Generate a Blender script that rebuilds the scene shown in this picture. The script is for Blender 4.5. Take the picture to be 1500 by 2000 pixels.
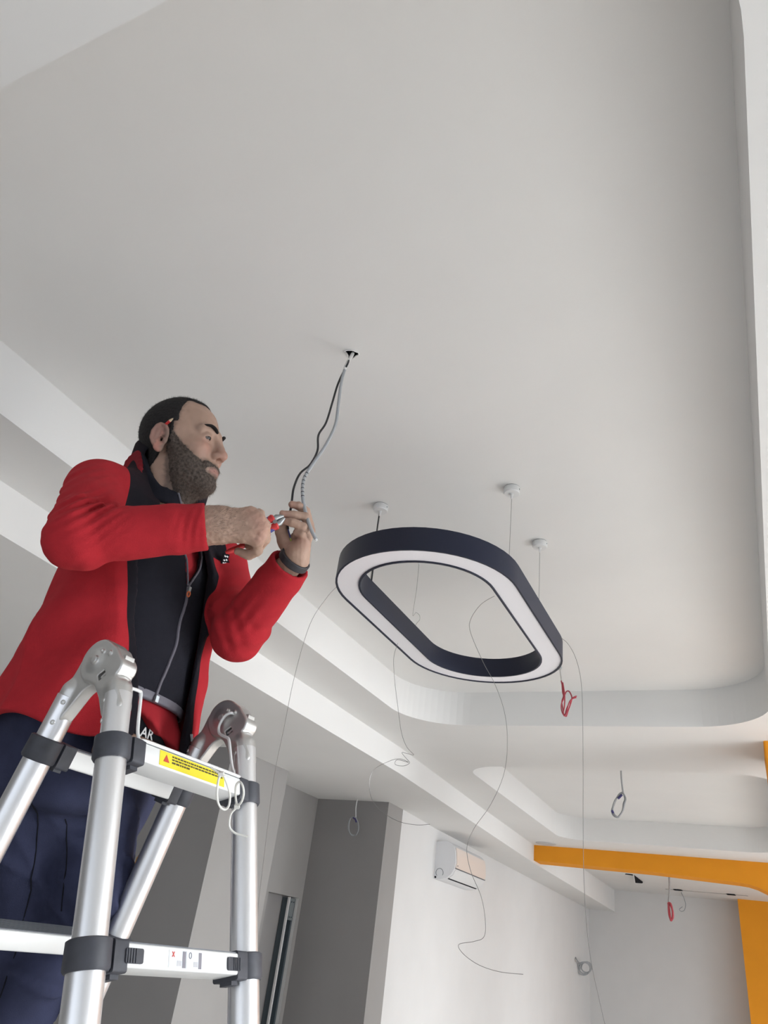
import bpy, bmesh, math, random
import numpy as np
from mathutils import Vector, Matrix

# ------------------------------------------------------------------ reset
for o in list(bpy.data.objects):
    bpy.data.objects.remove(o, do_unlink=True)
S = bpy.context.scene
COL = S.collection
rng = np.random.default_rng(7)
random.seed(7)

# ------------------------------------------------------------------ camera
# rows: camera right, camera down, camera forward in room axes (x right, y down the room, z up)
RC = np.array([[0.90172, 0.413954, 0.124671], [-0.11631, 0.510033, -0.852255], [-0.416381, 0.753995, 0.508054]])
FPX = 1416.4
ZC = 1.5                                   # eye height above the floor
cam_d = bpy.data.cameras.new('camera')
cam = bpy.data.objects.new('camera', cam_d)
COL.objects.link(cam)
cam_d.sensor_fit = 'VERTICAL'
cam_d.sensor_height = 36.0
cam_d.lens = FPX / 2000 * 36.0
cam_d.clip_start = 0.05
m3 = Matrix((RC[0], -RC[1], -RC[2])).transposed()
cam.matrix_world = Matrix.Translation((0, 0, ZC)) @ m3.to_4x4()
S.camera = cam

# ------------------------------------------------------------------ light and exposure
S.view_settings.view_transform = 'Standard'
S.view_settings.look = 'None'
S.view_settings.gamma = 1.0
S.view_settings.use_curve_mapping = False
S.view_settings.exposure = 0.07
wd = bpy.data.worlds.new('daylight'); S.world = wd
wd.use_nodes = True
wd.node_tree.nodes['Background'].inputs[0].default_value = (0.75, 0.85, 1.0, 1)
wd.node_tree.nodes['Background'].inputs[1].default_value = 1.0

def area_light(name, loc, direction, sx, sy, power, color, spread=180):
    d = bpy.data.lights.new(name, 'AREA'); d.shape = 'RECTANGLE'
    d.size = sx; d.size_y = sy; d.energy = power; d.color = color; d.spread = math.radians(spread)
    o = bpy.data.objects.new(name, d); COL.objects.link(o)
    o.location = loc
    o.rotation_euler = Vector(direction).to_track_quat('-Z', 'Y').to_euler()
    return o

# sky light falling down through the windows of the right wall and, weaker, the shop window behind the camera
area_light('window_daylight', (4.93, 3.1, 1.4), (-1, 0, -1.0), 2.2, 6.0, 610, (0.93, 0.965, 1.0), 128)
area_light('window_daylight', (4.93, 9.4, 1.4), (-1, 0, -1.0), 2.2, 5.0, 265, (0.93, 0.965, 1.0), 128)
area_light('shopfront_daylight', (0.4, -4.43, 1.4), (0, 1, -1.0), 6.6, 2.2, 36, (0.95, 0.975, 1.0), 135)

# ------------------------------------------------------------------ helpers
def V(*a): return np.array(a, float)
def ray(u, v): return RC.T @ V((u - 750) / FPX, (v - 1000) / FPX, 1.0)
def at(u, v, d): return ray(u, v) * d + V(0, 0, ZC)            # point at a given depth
def on_x(u, v, x): r = ray(u, v); return r * (x / r[0]) + V(0, 0, ZC)
def on_y(u, v, y): r = ray(u, v); return r * (y / r[1]) + V(0, 0, ZC)
def on_z(u, v, z): r = ray(u, v); return r * ((z - ZC) / r[2]) + V(0, 0, ZC)
def nrm(a): a = np.asarray(a, float); return a / (np.linalg.norm(a) + 1e-12)

def mat(name, color, rough=0.6, metal=0.0, spec=0.5, noise=0.0, nscale=30.0, bump=0.0, bscale=200.0, sheen=0.0, sss=0.0, detail=3.0, coat=0.0):
    m = bpy.data.materials.new(name); m.use_nodes = True
    nt = m.node_tree; b = nt.nodes['Principled BSDF']
    c = (*color, 1)
    b.inputs['Base Color'].default_value = c
    b.inputs['Roughness'].default_value = rough
    b.inputs['Metallic'].default_value = metal
    b.inputs['Specular IOR Level'].default_value = spec
    if sheen:
        b.inputs['Sheen Weight'].default_value = sheen
        b.inputs['Sheen Roughness'].default_value = 0.5
        b.inputs['Sheen Tint'].default_value = (*[min(1, x * 1.5 + .05) for x in color], 1)
    if coat: b.inputs['Coat Weight'].default_value = coat
    if sss:
        b.inputs['Subsurface Weight'].default_value = sss
        b.inputs['Subsurface Radius'].default_value = (0.012, 0.005, 0.003)
        b.inputs['Subsurface Scale'].default_value = 0.6
    tc = None
    if noise or bump:
        tc = nt.nodes.new('ShaderNodeTexCoord')
    if noise:
        n = nt.nodes.new('ShaderNodeTexNoise'); n.inputs['Scale'].default_value = nscale; n.inputs['Detail'].default_value = detail
        nt.links.new(tc.outputs['Object'], n.inputs['Vector'])
        r = nt.nodes.new('ShaderNodeMapRange')
        r.inputs[1].default_value = 0.3; r.inputs[2].default_value = 0.7
        r.inputs[3].default_value = 1 - noise; r.inputs[4].default_value = 1 + noise
        nt.links.new(n.outputs['Fac'], r.inputs[0])
        mx = nt.nodes.new('ShaderNodeMix'); mx.data_type = 'RGBA'; mx.blend_type = 'MULTIPLY'
        mx.inputs[0].default_value = 1.0
        mx.inputs[6].default_value = c
        nt.links.new(r.outputs[0], mx.inputs[7])
        nt.links.new(mx.outputs[2], b.inputs['Base Color'])
    if bump:
        n2 = nt.nodes.new('ShaderNodeTexNoise'); n2.inputs['Scale'].default_value = bscale; n2.inputs['Detail'].default_value = 4
        nt.links.new(tc.outputs['Object'], n2.inputs['Vector'])
        bp = nt.nodes.new('ShaderNodeBump'); bp.inputs['Strength'].default_value = bump; bp.inputs['Distance'].default_value = 0.004
        nt.links.new(n2.outputs['Fac'], bp.inputs['Height'])
        nt.links.new(bp.outputs[0], b.inputs['Normal'])
    return m

def mk(name, verts, faces, mats, parent=None, smooth=False, midx=None, autosmooth=None):
    me = bpy.data.meshes.new(name)
    me.from_pydata([tuple(map(float, v)) for v in verts], [], [tuple(int(i) for i in f) for f in faces])
    if not isinstance(mats, (list, tuple)): mats = [mats]
    for m in mats: me.materials.append(m)
    if midx is not None:
        me.polygons.foreach_set('material_index', np.asarray(midx, np.int32))
    if smooth:
        me.polygons.foreach_set('use_smooth', np.ones(len(me.polygons), bool))
        if autosmooth is not None:
            me.set_sharp_from_angle(angle=math.radians(autosmooth))
    me.update()
    o = bpy.data.objects.new(name, me); COL.objects.link(o)
    if parent is not None: o.parent = parent
    return o

def fast_mesh(name, verts, quads, mats, parent=None, midx=None, smooth=True):
    """numpy arrays straight into a mesh (all quads)"""
    me = bpy.data.meshes.new(name)
    n, q = len(verts), len(quads)
    me.vertices.add(n); me.vertices.foreach_set('co', np.asarray(verts, np.float32).ravel())
    me.loops.add(q * 4); me.loops.foreach_set('vertex_index', np.asarray(quads, np.int32).ravel())
    me.polygons.add(q); me.polygons.foreach_set('loop_start', np.arange(q, dtype=np.int32) * 4)
    me.polygons.foreach_set('loop_total', np.full(q, 4, np.int32))
    if not isinstance(mats, (list, tuple)): mats = [mats]
    for m in mats: me.materials.append(m)
    if midx is not None: me.polygons.foreach_set('material_index', np.asarray(midx, np.int32))
    me.polygons.foreach_set('use_smooth', np.full(q, smooth, bool))
    me.update(calc_edges=True); me.validate()
    o = bpy.data.objects.new(name, me); COL.objects.link(o)
    if parent is not None: o.parent = parent
    return o

class MB:
    """collects shapes into one mesh"""
    def __init__(s): s.v = []; s.f = []; s.mi = []
    def add(s, vs, fs, mi=0):
        o = len(s.v); s.v += [tuple(map(float, p)) for p in vs]
        s.f += [tuple(i + o for i in f) for f in fs]; s.mi += [mi] * len(fs)
    def box(s, lo, hi, mi=0):
        x0, y0, z0 = lo; x1, y1, z1 = hi
        vs = [(x0, y0, z0), (x1, y0, z0), (x1, y1, z0), (x0, y1, z0), (x0, y0, z1), (x1, y0, z1), (x1, y1, z1), (x0, y1, z1)]
        s.add(vs, [(0, 3, 2, 1), (4, 5, 6, 7), (0, 1, 5, 4), (1, 2, 6, 5), (2, 3, 7, 6), (3, 0, 4, 7)], mi)
    def obox(s, c, ax, ay, az, hx, hy, hz, mi=0, bev=0.0):
        """oriented box with optional chamfer along its z edges"""
        c = np.asarray(c, float); ax, ay, az = map(lambda a: np.asarray(a, float), (ax, ay, az))
        if bev <= 0:
            pts = [(-1, -1), (1, -1), (1, 1), (-1, 1)]; ring = [(a * hx, b * hy) for a, b in pts]
        else:
            ring = []
            for sx, sy, a0 in ((1, 1, 0), (-1, 1, 90), (-1, -1, 180), (1, -1, 270)):
                for k in range(4):
                    a = math.radians(a0 + k * 30)
                    ring.append((sx * (hx - bev) + bev * math.cos(a), sy * (hy - bev) + bev * math.sin(a)))
        s.prism(c - az * hz, ring, ax, ay, az * (2 * hz), mi)
    def prism(s, o, ring, ax, ay, ext, mi=0):
        o = np.asarray(o, float); n = len(ring)
        a = [o + np.asarray(ax) * p[0] + np.asarray(ay) * p[1] for p in ring]
        vs = a + [p + np.asarray(ext) for p in a]
        fs = [tuple(range(n - 1, -1, -1)), tuple(range(n, 2 * n))] + [(i, (i + 1) % n, (i + 1) % n + n, i + n) for i in range(n)]
        s.add(vs, fs, mi)
    def tube(s, pts, r, n=10, mi=0, caps=True, closed=False):
        pts = [np.asarray(p, float) for p in pts]; m = len(pts)
        rs = r if hasattr(r, '__len__') else [r] * m
        T = []
        for i in range(m):
            if closed: t = pts[(i + 1) % m] - pts[i - 1]
            else: t = pts[min(i + 1, m - 1)] - pts[max(i - 1, 0)]
            T.append(nrm(t))
        up = V(0, 0, 1) if abs(T[0][2]) < .9 else V(1, 0, 0)
        N = nrm(np.cross(T[0], up)); vs = []
        for i in range(m):
            N = nrm(N - T[i] * (N @ T[i])); B = np.cross(T[i], N)
            for k in range(n):
                a = 2 * math.pi * k / n
                vs.append(pts[i] + rs[i] * (math.cos(a) * N + math.sin(a) * B))
        fs = []
        for i in range(m if closed else m - 1):
            j = (i + 1) % m
            for k in range(n):
                fs.append((i * n + k, i * n + (k + 1) % n, j * n + (k + 1) % n, j * n + k))
        if caps and not closed:
            fs.append(tuple(range(n - 1, -1, -1))); fs.append(tuple(range((m - 1) * n, m * n)))
        s.add(vs, fs, mi)
    def lathe(s, o, axis, prof, n=32, mi=0, caps=True):
        """prof: list of (distance along axis, radius)"""
        axis = nrm(axis); o = np.asarray(o, float)
        up = V(0, 0, 1) if abs(axis[2]) < .9 else V(1, 0, 0)
        N = nrm(np.cross(axis, up)); B = np.cross(axis, N); vs = []; fs = []
        for h, r in prof:
            for k in range(n):
                a = 2 * math.pi * k / n; vs.append(o + axis * h + r * (math.cos(a) * N + math.sin(a) * B))
        for i in range(len(prof) - 1):
            for k in range(n):
                fs.append((i * n + k, i * n + (k + 1) % n, (i + 1) * n + (k + 1) % n, (i + 1) * n + k))
        if caps:
            fs.append(tuple(range(n - 1, -1, -1))); fs.append(tuple(range((len(prof) - 1) * n, len(prof) * n)))
        s.add(vs, fs, mi)
    def build(s, name, mats, parent=None, smooth=False, autosmooth=40):
        return mk(name, s.v, s.f, mats, parent, smooth, s.mi, autosmooth if smooth else None)

def spline(pts, k=8, closed=False):
    """Catmull-Rom through the points"""
    P = [np.asarray(p, float) for p in pts]; n = len(P); out = []
    seg = n if closed else n - 1
    for i in range(seg):
        if closed: p0, p1, p2, p3 = P[i - 1], P[i], P[(i + 1) % n], P[(i + 2) % n]
        else: p0, p1, p2, p3 = P[max(i - 1, 0)], P[i], P[i + 1], P[min(i + 2, n - 1)]
        for j in range(k):
            t = j / k
            out.append(.5 * ((2 * p1) + (-p0 + p2) * t + (2 * p0 - 5 * p1 + 4 * p2 - p3) * t * t + (-p0 + 3 * p1 - 3 * p2 + p3) * t ** 3))
    if not closed: out.append(P[-1])
    return out

def tag(o, label, cat, group=None):
    o['label'] = label; o['category'] = cat
    if group: o['group'] = group
    return o
def structure(o, label, cat):
    o['kind'] = 'structure'; return tag(o, label, cat)
def empty(name, loc, label, cat, group=None):
    o = bpy.data.objects.new(name, None); COL.objects.link(o); o.location = tuple(map(float, loc)); o.empty_display_size = .05
    bpy.context.view_layer.update()
    return tag(o, label, cat, group)
def adopt(child, parent):
    """parent without moving the child"""
    child.parent = parent
    child.matrix_parent_inverse = Matrix.Translation(parent.location).inverted() if parent.type == 'EMPTY' else Matrix()
    return child

def fill_loops(loops, z, flip=False):
    """flat face with holes from closed 2-D loops (first the outline)"""
    bm = bmesh.new(); edges = []
    for L in loops:
        vs = [bm.verts.new((p[0], p[1], z)) for p in L]
        for i in range(len(vs)): edges.append(bm.edges.new((vs[i], vs[(i + 1) % len(vs)])))
    bmesh.ops.triangle_fill(bm, edges=edges, use_beauty=True, normal=(0, 0, -1))
    bm.verts.ensure_lookup_table(); bm.verts.index_update()
    vs = [tuple(v.co) for v in bm.verts]; fs = []
    for f in bm.faces:
        ids = [v.index for v in f.verts]
        if (f.normal.z > 0) != flip: ids = ids[::-1]
        fs.append(ids)
    bm.free()
    return vs, fs

def rrect(x0, y0, x1, y1, r, n=14):
    out = []
    for cx, cy, a0 in ((x1 - r, y1 - r, 0), (x0 + r, y1 - r, 90), (x0 + r, y0 + r, 180), (x1 - r, y0 + r, 270)):
        for k in range(n + 1):
            a = math.radians(a0 + 90 * k / n); out.append((cx + r * math.cos(a), cy + r * math.sin(a)))
    return out

# ------------------------------------------------------------------ shared materials
M = {}
M['plaster'] = mat('white_plaster', (0.80, 0.792, 0.772), 0.9, spec=0.2, noise=0.012, nscale=2.5, bump=0.04, bscale=90)
M['ceiling_in'] = mat('dark_void', (0.012, 0.012, 0.016), 0.9, spec=0.1)
M['wall_white'] = mat('white_wall_paint', (0.73, 0.72, 0.705), 0.85, spec=0.25, noise=0.015, nscale=3, bump=0.05, bscale=120)
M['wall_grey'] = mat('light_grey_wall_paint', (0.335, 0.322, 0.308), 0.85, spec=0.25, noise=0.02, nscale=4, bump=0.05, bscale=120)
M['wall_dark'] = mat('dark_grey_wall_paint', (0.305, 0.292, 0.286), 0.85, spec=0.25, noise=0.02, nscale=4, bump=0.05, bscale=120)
M['orange'] = mat('orange_wall_paint', (0.86, 0.335, 0.022), 0.8, spec=0.25, noise=0.03, nscale=3, bump=0.05, bscale=120)
M['floor'] = mat('pale_floor_tile', (0.71, 0.685, 0.65), 0.5, noise=0.04, nscale=2)
M['steel'] = mat('galvanised_steel', (0.42, 0.46, 0.47), 0.45, metal=0.7, noise=0.08, nscale=20)
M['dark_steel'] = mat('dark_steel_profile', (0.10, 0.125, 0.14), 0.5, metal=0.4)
M['white_plastic'] = mat('white_plastic', (0.74, 0.74, 0.73), 0.4)
M['wire_steel'] = mat('steel_wire', (0.33, 0.32, 0.31), 0.35, metal=0.8)
M['black_plastic'] = mat('black_plastic', (0.02, 0.02, 0.023), 0.5)
M['grey_cable'] = mat('grey_cable_sheath', (0.36, 0.37, 0.38), 0.55, noise=0.05, nscale=40)
M['red_wire'] = mat('red_wire_sheath', (0.42, 0.05, 0.07), 0.5)
M['blue_tape'] = mat('blue_tape', (0.05, 0.045, 0.16), 0.5)

# ------------------------------------------------------------------ the room
HU, H2, H1 = 2.854, 2.657, 2.494        # recess panel, upper soffit, lowered side ceiling
YB = 14.0                               # far wall
X_SOFFIT = [(-2.144, -4.5), (-2.144, 4.6), (-2.225, 6.4), (-2.30, 8.72), (-2.32, YB)]
def xs(y):
    for (x0, y0), (x1, y1) in zip(X_SOFFIT[:-1], X_SOFFIT[1:]):
        if y <= y1: return x0 + (x1 - x0) * (y - y0) / (y1 - y0)
    return X_SOFFIT[-1][0]
REC1 = rrect(-1.82, 0.292, 0.11, 4.055, 0.35)
REC2 = rrect(-1.86, 5.055, 0.13, 8.14, 0.28)
ceil = MB()
HOLE_C = on_z(687, 691, HU)
hole = []
for k in range(14):
    a = 2 * math.pi * k / 14; r = 0.0165 * (1 + .16 * math.sin(3 * a + 1) + .1 * math.sin(5 * a))
    hole.append((HOLE_C[0] + r * math.cos(a), HOLE_C[1] + r * math.sin(a)))
# upper soffit with the two recesses
outline = [(x, y) for x, y in X_SOFFIT if y < 8.8] + [(5.0, 8.72), (5.0, -4.5)]
ceil.add(*fill_loops([outline, REC1, REC2], H2))
for loop, zt in ((REC1, HU), (REC2, 2.875)):
    n = len(loop)
    vs = [(p[0], p[1], H2) for p in loop] + [(p[0], p[1], zt) for p in loop]
    ceil.add(vs, [((i + 1) % n, i, i + n, (i + 1) % n + n) for i in range(n)])
    ceil.add(*fill_loops([loop] + ([hole] if zt == HU else []), zt))
# step down to the lowered ceiling on the left
for (x0, y0), (x1, y1) in zip(X_SOFFIT[:-1], X_SOFFIT[1:]):
    za, zb_ = [(H1 if y < 6.2 else H1 - .06 * (y - 6.2) / 7.8) for y in (y0, y1)]
    top = H2 if y1 < 8.8 else 2.76
    ceil.add([(x0, y0, za), (x1, y1, zb_), (x1, y1, top), (x0, y0, top)], [(0, 1, 2, 3)])
    ceil.add([(x0, y0, za), (x1, y1, zb_), (-6.5, y1, zb_), (-6.5, y0, za)], [(3, 2, 1, 0)])
# ceiling of the back room beyond the orange beam
ceil.add([(-2.5, 8.9, 2.76), (5, 8.9, 2.76), (5, YB, 2.76), (-2.5, YB, 2.76)], [(0, 3, 2, 1)])
ceil.add([(-6.5, -4.5, 3.1), (5, -4.5, 3.1), (5, YB, 3.1), (-6.5, YB, 3.1)], [(0, 3, 2, 1)])
o = ceil.build('ceiling', M['plaster'])
structure(o, 'white plasterboard ceiling with two stepped, round-cornered recesses', 'ceiling')
# dark void seen through the cable hole
v = MB()
n = len(hole)
v.add([(p[0], p[1], HU) for p in hole] + [(p[0], p[1], HU + .05) for p in hole], [((i + 1) % n, i, i + n, (i + 1) % n + n) for i in range(n)] + [tuple(range(n, 2 * n))[::-1]])
adopt(v.build('cable_hole', M['ceiling_in']), o)
# torn plaster lip round the hole
lip = MB()
lip.tube([(p[0] + .002 * math.cos(i), p[1], HU - .001) for i, p in enumerate(hole)], 0.0022, 6, closed=True)
adopt(lip.build('hole_rim', M['plaster'], smooth=True), o)

b = MB(); b.box((-6.5, -4.5, -.1), (5, YB, 0)); o = b.build('floor', M['floor']); structure(o, 'pale tiled floor of the unfinished room', 'floor')

def wall(name, boxes, label, mats):
    w = MB()
    for lo, hi, mi in boxes: w.box(lo, hi, mi)
    o = w.build(name, mats); return structure(o, label, 'wall')
T = 0.001
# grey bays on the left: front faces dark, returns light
wl = MB()
def vquad(p, q, z0, z1, mi):          # vertical face from p to q, seen from its right-hand side
    wl.add([(p[0], p[1], z0), (q[0], q[1], z0), (q[0], q[1], z1), (p[0], p[1], z1)], [(0, 1, 2, 3)], mi)
ZT = 2.60
NY0, NY1, NZ = 5.204, 5.652, 1.729     # niche in the back bay
vquad((-6.5, -4.5), (-6.5, 4.03), 0, ZT, 1)
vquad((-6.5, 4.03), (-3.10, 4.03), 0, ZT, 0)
vquad((-3.10, 4.03), (-3.06, 4.68), 0, ZT, 1)
vquad((-3.06, 4.68), (-3.38, 4.68), 0, ZT, 1)
vquad((-3.38, 4.68), (-3.38, NY0), 0, ZT, 1)
wl.add([(-3.38, NY0, NZ), (-3.38, NY1, NZ), (-3.38, NY1, ZT), (-3.38, NY0, ZT)], [(0, 1, 2, 3)], 1)
vquad((-3.38, NY1), (-3.38, 5.705), 0, ZT, 1)
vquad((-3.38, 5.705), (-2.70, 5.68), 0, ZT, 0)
vquad((-2.70, 5.68), (-2.705, 5.985), 0, ZT, 1)
vquad((-2.705, 5.985), (-2.75, 6.9), 0, ZT, 2)
vquad((-2.75, 6.9), (-2.745, YB), 0, ZT, 2)
# niche reveals
wl.add([(-3.38, NY0, 0), (-3.46, NY0, 0), (-3.46, NY0, NZ), (-3.38, NY0, NZ)], [(0, 1, 2, 3)], 1)
wl.add([(-3.38, NY1, 0), (-3.46, NY1, 0), (-3.46, NY1, NZ), (-3.38, NY1, NZ)], [(3, 2, 1, 0)], 2)
wl.add([(-3.38, NY0, NZ), (-3.46, NY0, NZ), (-3.46, NY1, NZ), (-3.38, NY1, NZ)], [(0, 1, 2, 3)], 1)
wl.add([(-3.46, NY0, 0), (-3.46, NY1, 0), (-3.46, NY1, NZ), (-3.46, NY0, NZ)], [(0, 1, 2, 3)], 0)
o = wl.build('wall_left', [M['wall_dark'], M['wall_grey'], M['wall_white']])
structure(o, 'left wall with grey bays and pillars, then plain white beyond', 'wall')
WALL_LEFT = o
# metal stud profile standing in the niche
st = MB()
st.box((-3.455, 5.535, 0), (-3.40, 5.555, NZ - .01)); st.box((-3.455, 5.62, 0), (-3.40, 5.640, NZ - .01)); st.box((-3.455, 5.555, 0), (-3.44, 5.62, NZ - .01))
o = empty('stud_profile', (-3.43, 5.59, 0), 'dark metal stud profile standing in the grey wall opening', 'metal profile')
adopt(st.build('channel', M['dark_steel']), o)
p = MB(); p.box((-3.437, 5.556, NZ - .16), (-3.392, 5.619, NZ - .012)); adopt(p.build('bracket', M['steel']), o)
for yy in (5.572, 5.603):
    for zz in (NZ - .14, NZ - .035):
        p = MB(); p.lathe((-3.392, yy, zz), (1, 0, 0), [(0, .006), (.004, .005)], 10)
        adopt(p.build('screw', M['dark_steel']), o)
p = MB(); p.box((-3.40, 5.520, 0), (-3.383, 5.534, NZ - .005)); adopt(p.build('plasterboard_edge', M['wall_white']), o)

o = wall('wall_back', [((-2.9, YB, 0), (5, YB + .15, 2.8), 0)], 'white far wall of the back room', M['wall_white'])
o = wall('wall_right', [((5, -4.5, 0), (5.15, -3.2, 3), 0), ((5, -3.2, 2.5), (5.15, 12.6, 3), 0), ((5, 6.45, 0), (5.15, 6.85, 2.5), 0), ((5, 12.6, 0), (5.15, YB, 3), 0), ((5, -3.2, 0), (5.15, 12.6, .2), 0)], 'white right wall with wide windows, out of frame', M['wall_white'])
o = wall('wall_front', [((-6.5, -4.65, 0), (-3, -4.5, 3), 0), ((-3, -4.65, 2.5), (3.8, -4.5, 3), 0), ((3.8, -4.65, 0), (5, -4.5, 3), 0), ((-3, -4.65, 0), (3.8, -4.5, .2), 0)], 'white near wall with shop window behind the camera', M['wall_white'])

# orange beam with a curved haunch, orange column and orange far wall
def orange_beam():
    y0, y1 = 8.72, 9.02
    zb = 2.488
    prof = [(xs(8.72), 2.662), (xs(8.72), zb + .012), (-1.07, zb), (-.25, zb - .03)]
    cx, cz, r = -.25, zb - .03 - .34, .34
    for k in range(1, 9):
        a = math.radians(90 - 90 * k / 8); prof.append((cx + r * 1.25 * math.cos(a), cz + r * math.sin(a)))
    prof += [(cx + r * 1.25, 0), (.62, 0), (.62, 2.662)]
    m = MB(); n = len(prof)
    vs = [(p[0], y0, p[1]) for p in prof] + [(p[0], y1, p[1]) for p in prof]
    bm = bmesh.new(); ring = [bm.verts.new(v_) for v_ in vs[:n]]
    es = [bm.edges.new((ring[i], ring[(i + 1) % n])) for i in range(n)]
    bmesh.ops.triangle_fill(bm, edges=es, use_beauty=True, normal=(0, -1, 0)); bm.verts.index_update()
    fs = [[q.index for q in f.verts] for f in bm.faces]; bm.free()
    m.add(vs, fs + [[i + n for i in f][::-1] for f in fs] + [(i, (i + 1) % n, (i + 1) % n + n, i + n) for i in range(n)])
    return m.build('trim_1', M['orange'])
structure(orange_beam(), 'orange painted beam crossing the ceiling, curving down at its right end', 'beam')
b = MB(); b.obox((.30, 4.52, 1.33), (1, 0, 0), (0, 1, 0), (0, 0, 1), .23, .22, 1.33, bev=.01); structure(b.build('trim_2', M['orange']), 'orange painted column at the right edge under the soffit', 'column')
b = MB(); b.box((-.43, 13.55, 0), (2.2, 13.99, 2.76)); structure(b.build('trim_3', M['orange']), 'orange painted wall panel at the far right of the back room', 'wall panel')

# ------------------------------------------------------------------ pendant ring lamp
M['lamp_dark'] = mat('dark_graphite_lacquer', (0.013, 0.016, 0.034), 0.45, spec=0.35, bump=0.03, bscale=600)
M['diffuser'] = mat('opal_diffuser', (0.90, 0.89, 0.92), 0.5, spec=0.4)
def stadium(cx, cy, hx, hy, n=28):
    """long axis y, half width hx, half length hy"""
    out = []
    for sy, a0 in ((1, 0), (-1, 180)):
        for k in range(n + 1):
            a = math.radians(a0 + 180 * k / n)
            out.append((cx + hx * math.cos(a), cy + sy * (hy - hx) + hx * math.sin(a)))
    return out
LX, LY, LZ0, LZ1 = -0.8525, 2.171, 2.450, 2.523
LAMP = empty('pendant_ring_lamp', (LX, LY, LZ0), 'dark stadium-shaped ring pendant lamp with pale diffuser, hung below the ceiling recess', 'pendant lamp')
HXO, HYO, RW = 0.290, 0.565, 0.079
def ring_surface(mb, prof, mi=0):
    """sweep a closed (inset, z) profile round the stadium"""
    loops = [[(p[0], p[1], z) for p in stadium(LX, LY, HXO - ins, HYO - ins)] for ins, z in prof]
    n = len(loops[0]); vs = sum(loops, []); m = len(prof)
    fs = [(i * n + k, i * n + (k + 1) % n, ((i + 1) % m) * n + (k + 1) % n, ((i + 1) % m) * n + k) for i in range(m) for k in range(n)]
    mb.add(vs, fs, mi)
hb = MB()
ring_surface(hb, [(0, LZ0), (.0062, LZ0), (.0062, LZ0 + .010), (RW - .0062, LZ0 + .010), (RW - .0062, LZ0), (RW, LZ0), (RW, LZ1), (0, LZ1)][::-1])
adopt(hb.build('housing', M['lamp_dark'], smooth=True, autosmooth=35), LAMP)
hb = MB()
ring_surface(hb, [(.0063, LZ0 + .004), (RW - .0063, LZ0 + .004), (RW - .0063, LZ0 + .0098), (.0063, LZ0 + .0098)][::-1])
adopt(hb.build('diffuser', M['diffuser'], smooth=True, autosmooth=35), LAMP)
CUPS = [on_z(745, 988, HU), on_z(1000, 952, HU), on_z(1054, 1058, HU), V(-1.118, 2.372, HU)]
CUPS = [V(-1.101, 1.966, HU), V(-0.614, 1.964, HU), V(-0.616, 2.342, HU), V(-1.103, 2.345, HU)]
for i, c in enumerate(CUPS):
    m = MB()
    m.lathe(c, (0, 0, -1), [(.0018, .0262), (.004, .0268), (.021, .0268), (.0242, .0245), (.0245, .006), (.030, .0058), (.031, .0042), (.044, .0030), (.045, .0012)], 36)
    cup = adopt(m.build('ceiling_cup', M['white_plastic'], smooth=True, autosmooth=30), LAMP)
    m = MB(); m.lathe(c, (0, 0, -1), [(0, .0252), (.0020, .0252)], 28); adopt(m.build('gap_shade_ring', M['dark_steel']), LAMP)  # dark ring painting the shade in the gap between cup and ceiling
    m = MB(); m.lathe(c + V(.0264, -.004, -.012), (1, -.1, 0), [(0, .0022), (.0012, .0018)], 10); s_ = m.build('grub_screw', M['dark_steel'], smooth=True); s_.parent = cup; s_.matrix_parent_inverse = Matrix.Translation(LAMP.location) ; s_.matrix_parent_inverse = Matrix()
    m = MB()
    if i == 3:      # slack wire with a small curl
        pts = [c + V(0, 0, -.044), c + V(.001, .002, -.15), c + V(-.002, 0, -.262), c + V(.012, -.004, -.256), c + V(.026, 0, -.266), c + V(.029, 0, -.285), c + V(.018, 0, -.300), V(c[0] + .004, c[1], LZ1)]
    else:
        pts = [c + V(0, 0, -.044), V(c[0], c[1], LZ1)]
    m.tube(spline(pts, 6), .0008, 6); adopt(m.build('suspension_wire', M['wire_steel'], smooth=True), LAMP)
m = MB()
c = CUPS[0]; m.tube(spline([c + V(-.002, 0, -.028), c + V(-.004, .004, -.10), c + V(.0, .006, -.20), V(c[0] + .004, c[1] + .004, LZ1)], 8), .0030, 8)
adopt(m.build('power_cord', M['black_plastic'], smooth=True), LAMP)
# loose ends of the four suspension wires hanging from the ring
def wire(name, uv, plane, r, material, ysh=None):
    pts = [on_y(u, v, plane if ysh is None else plane + ysh(i)) for i, (u, v) in enumerate(uv)]
    m = MB(); m.tube(spline(pts, 8), r, 6); return m.build(name, material, smooth=True)
W = []
W.append(wire('wire_tail', [(662, 1142), (640, 1165), (606, 1218), (576, 1318), (555, 1420), (535, 1520), (515, 1680), (503, 1790), (502, 1900), (505, 1955), (497, 2010), (470, 2120)], 1.80, .0007, M['wire_steel']))
W.append(wire('wire_tail', [(777, 1256), (769, 1285), (771, 1330), (777, 1380), (784, 1430), (794, 1458), (808, 1474), (796, 1472), (785, 1470), (794, 1482), (800, 1490), (788, 1496), (772, 1493), (776, 1484), (798, 1489), (780, 1482), (757, 1488), (730, 1504), (721, 1530), (727, 1562), (747, 1586), (778, 1604), (812, 1611), (840, 1610)], 2.10, .0007, M['wire_steel'], lambda i: .004 * math.sin(i * 1.7)))
W.append(wire('wire_tail', [(966, 1164), (940, 1180), (920, 1208), (919, 1235), (944, 1294), (966, 1335), (985, 1390), (991, 1450), (984, 1512), (958, 1572), (926, 1618), (912, 1655), (919, 1700), (940, 1752), (948, 1800), (945, 1830), (925, 1839), (896, 1845), (906, 1864), (936, 1885), (976, 1898), (1022, 1903)], 2.23, .0008, M['wire_steel'], lambda i: .005 * math.sin(i)))
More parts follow.
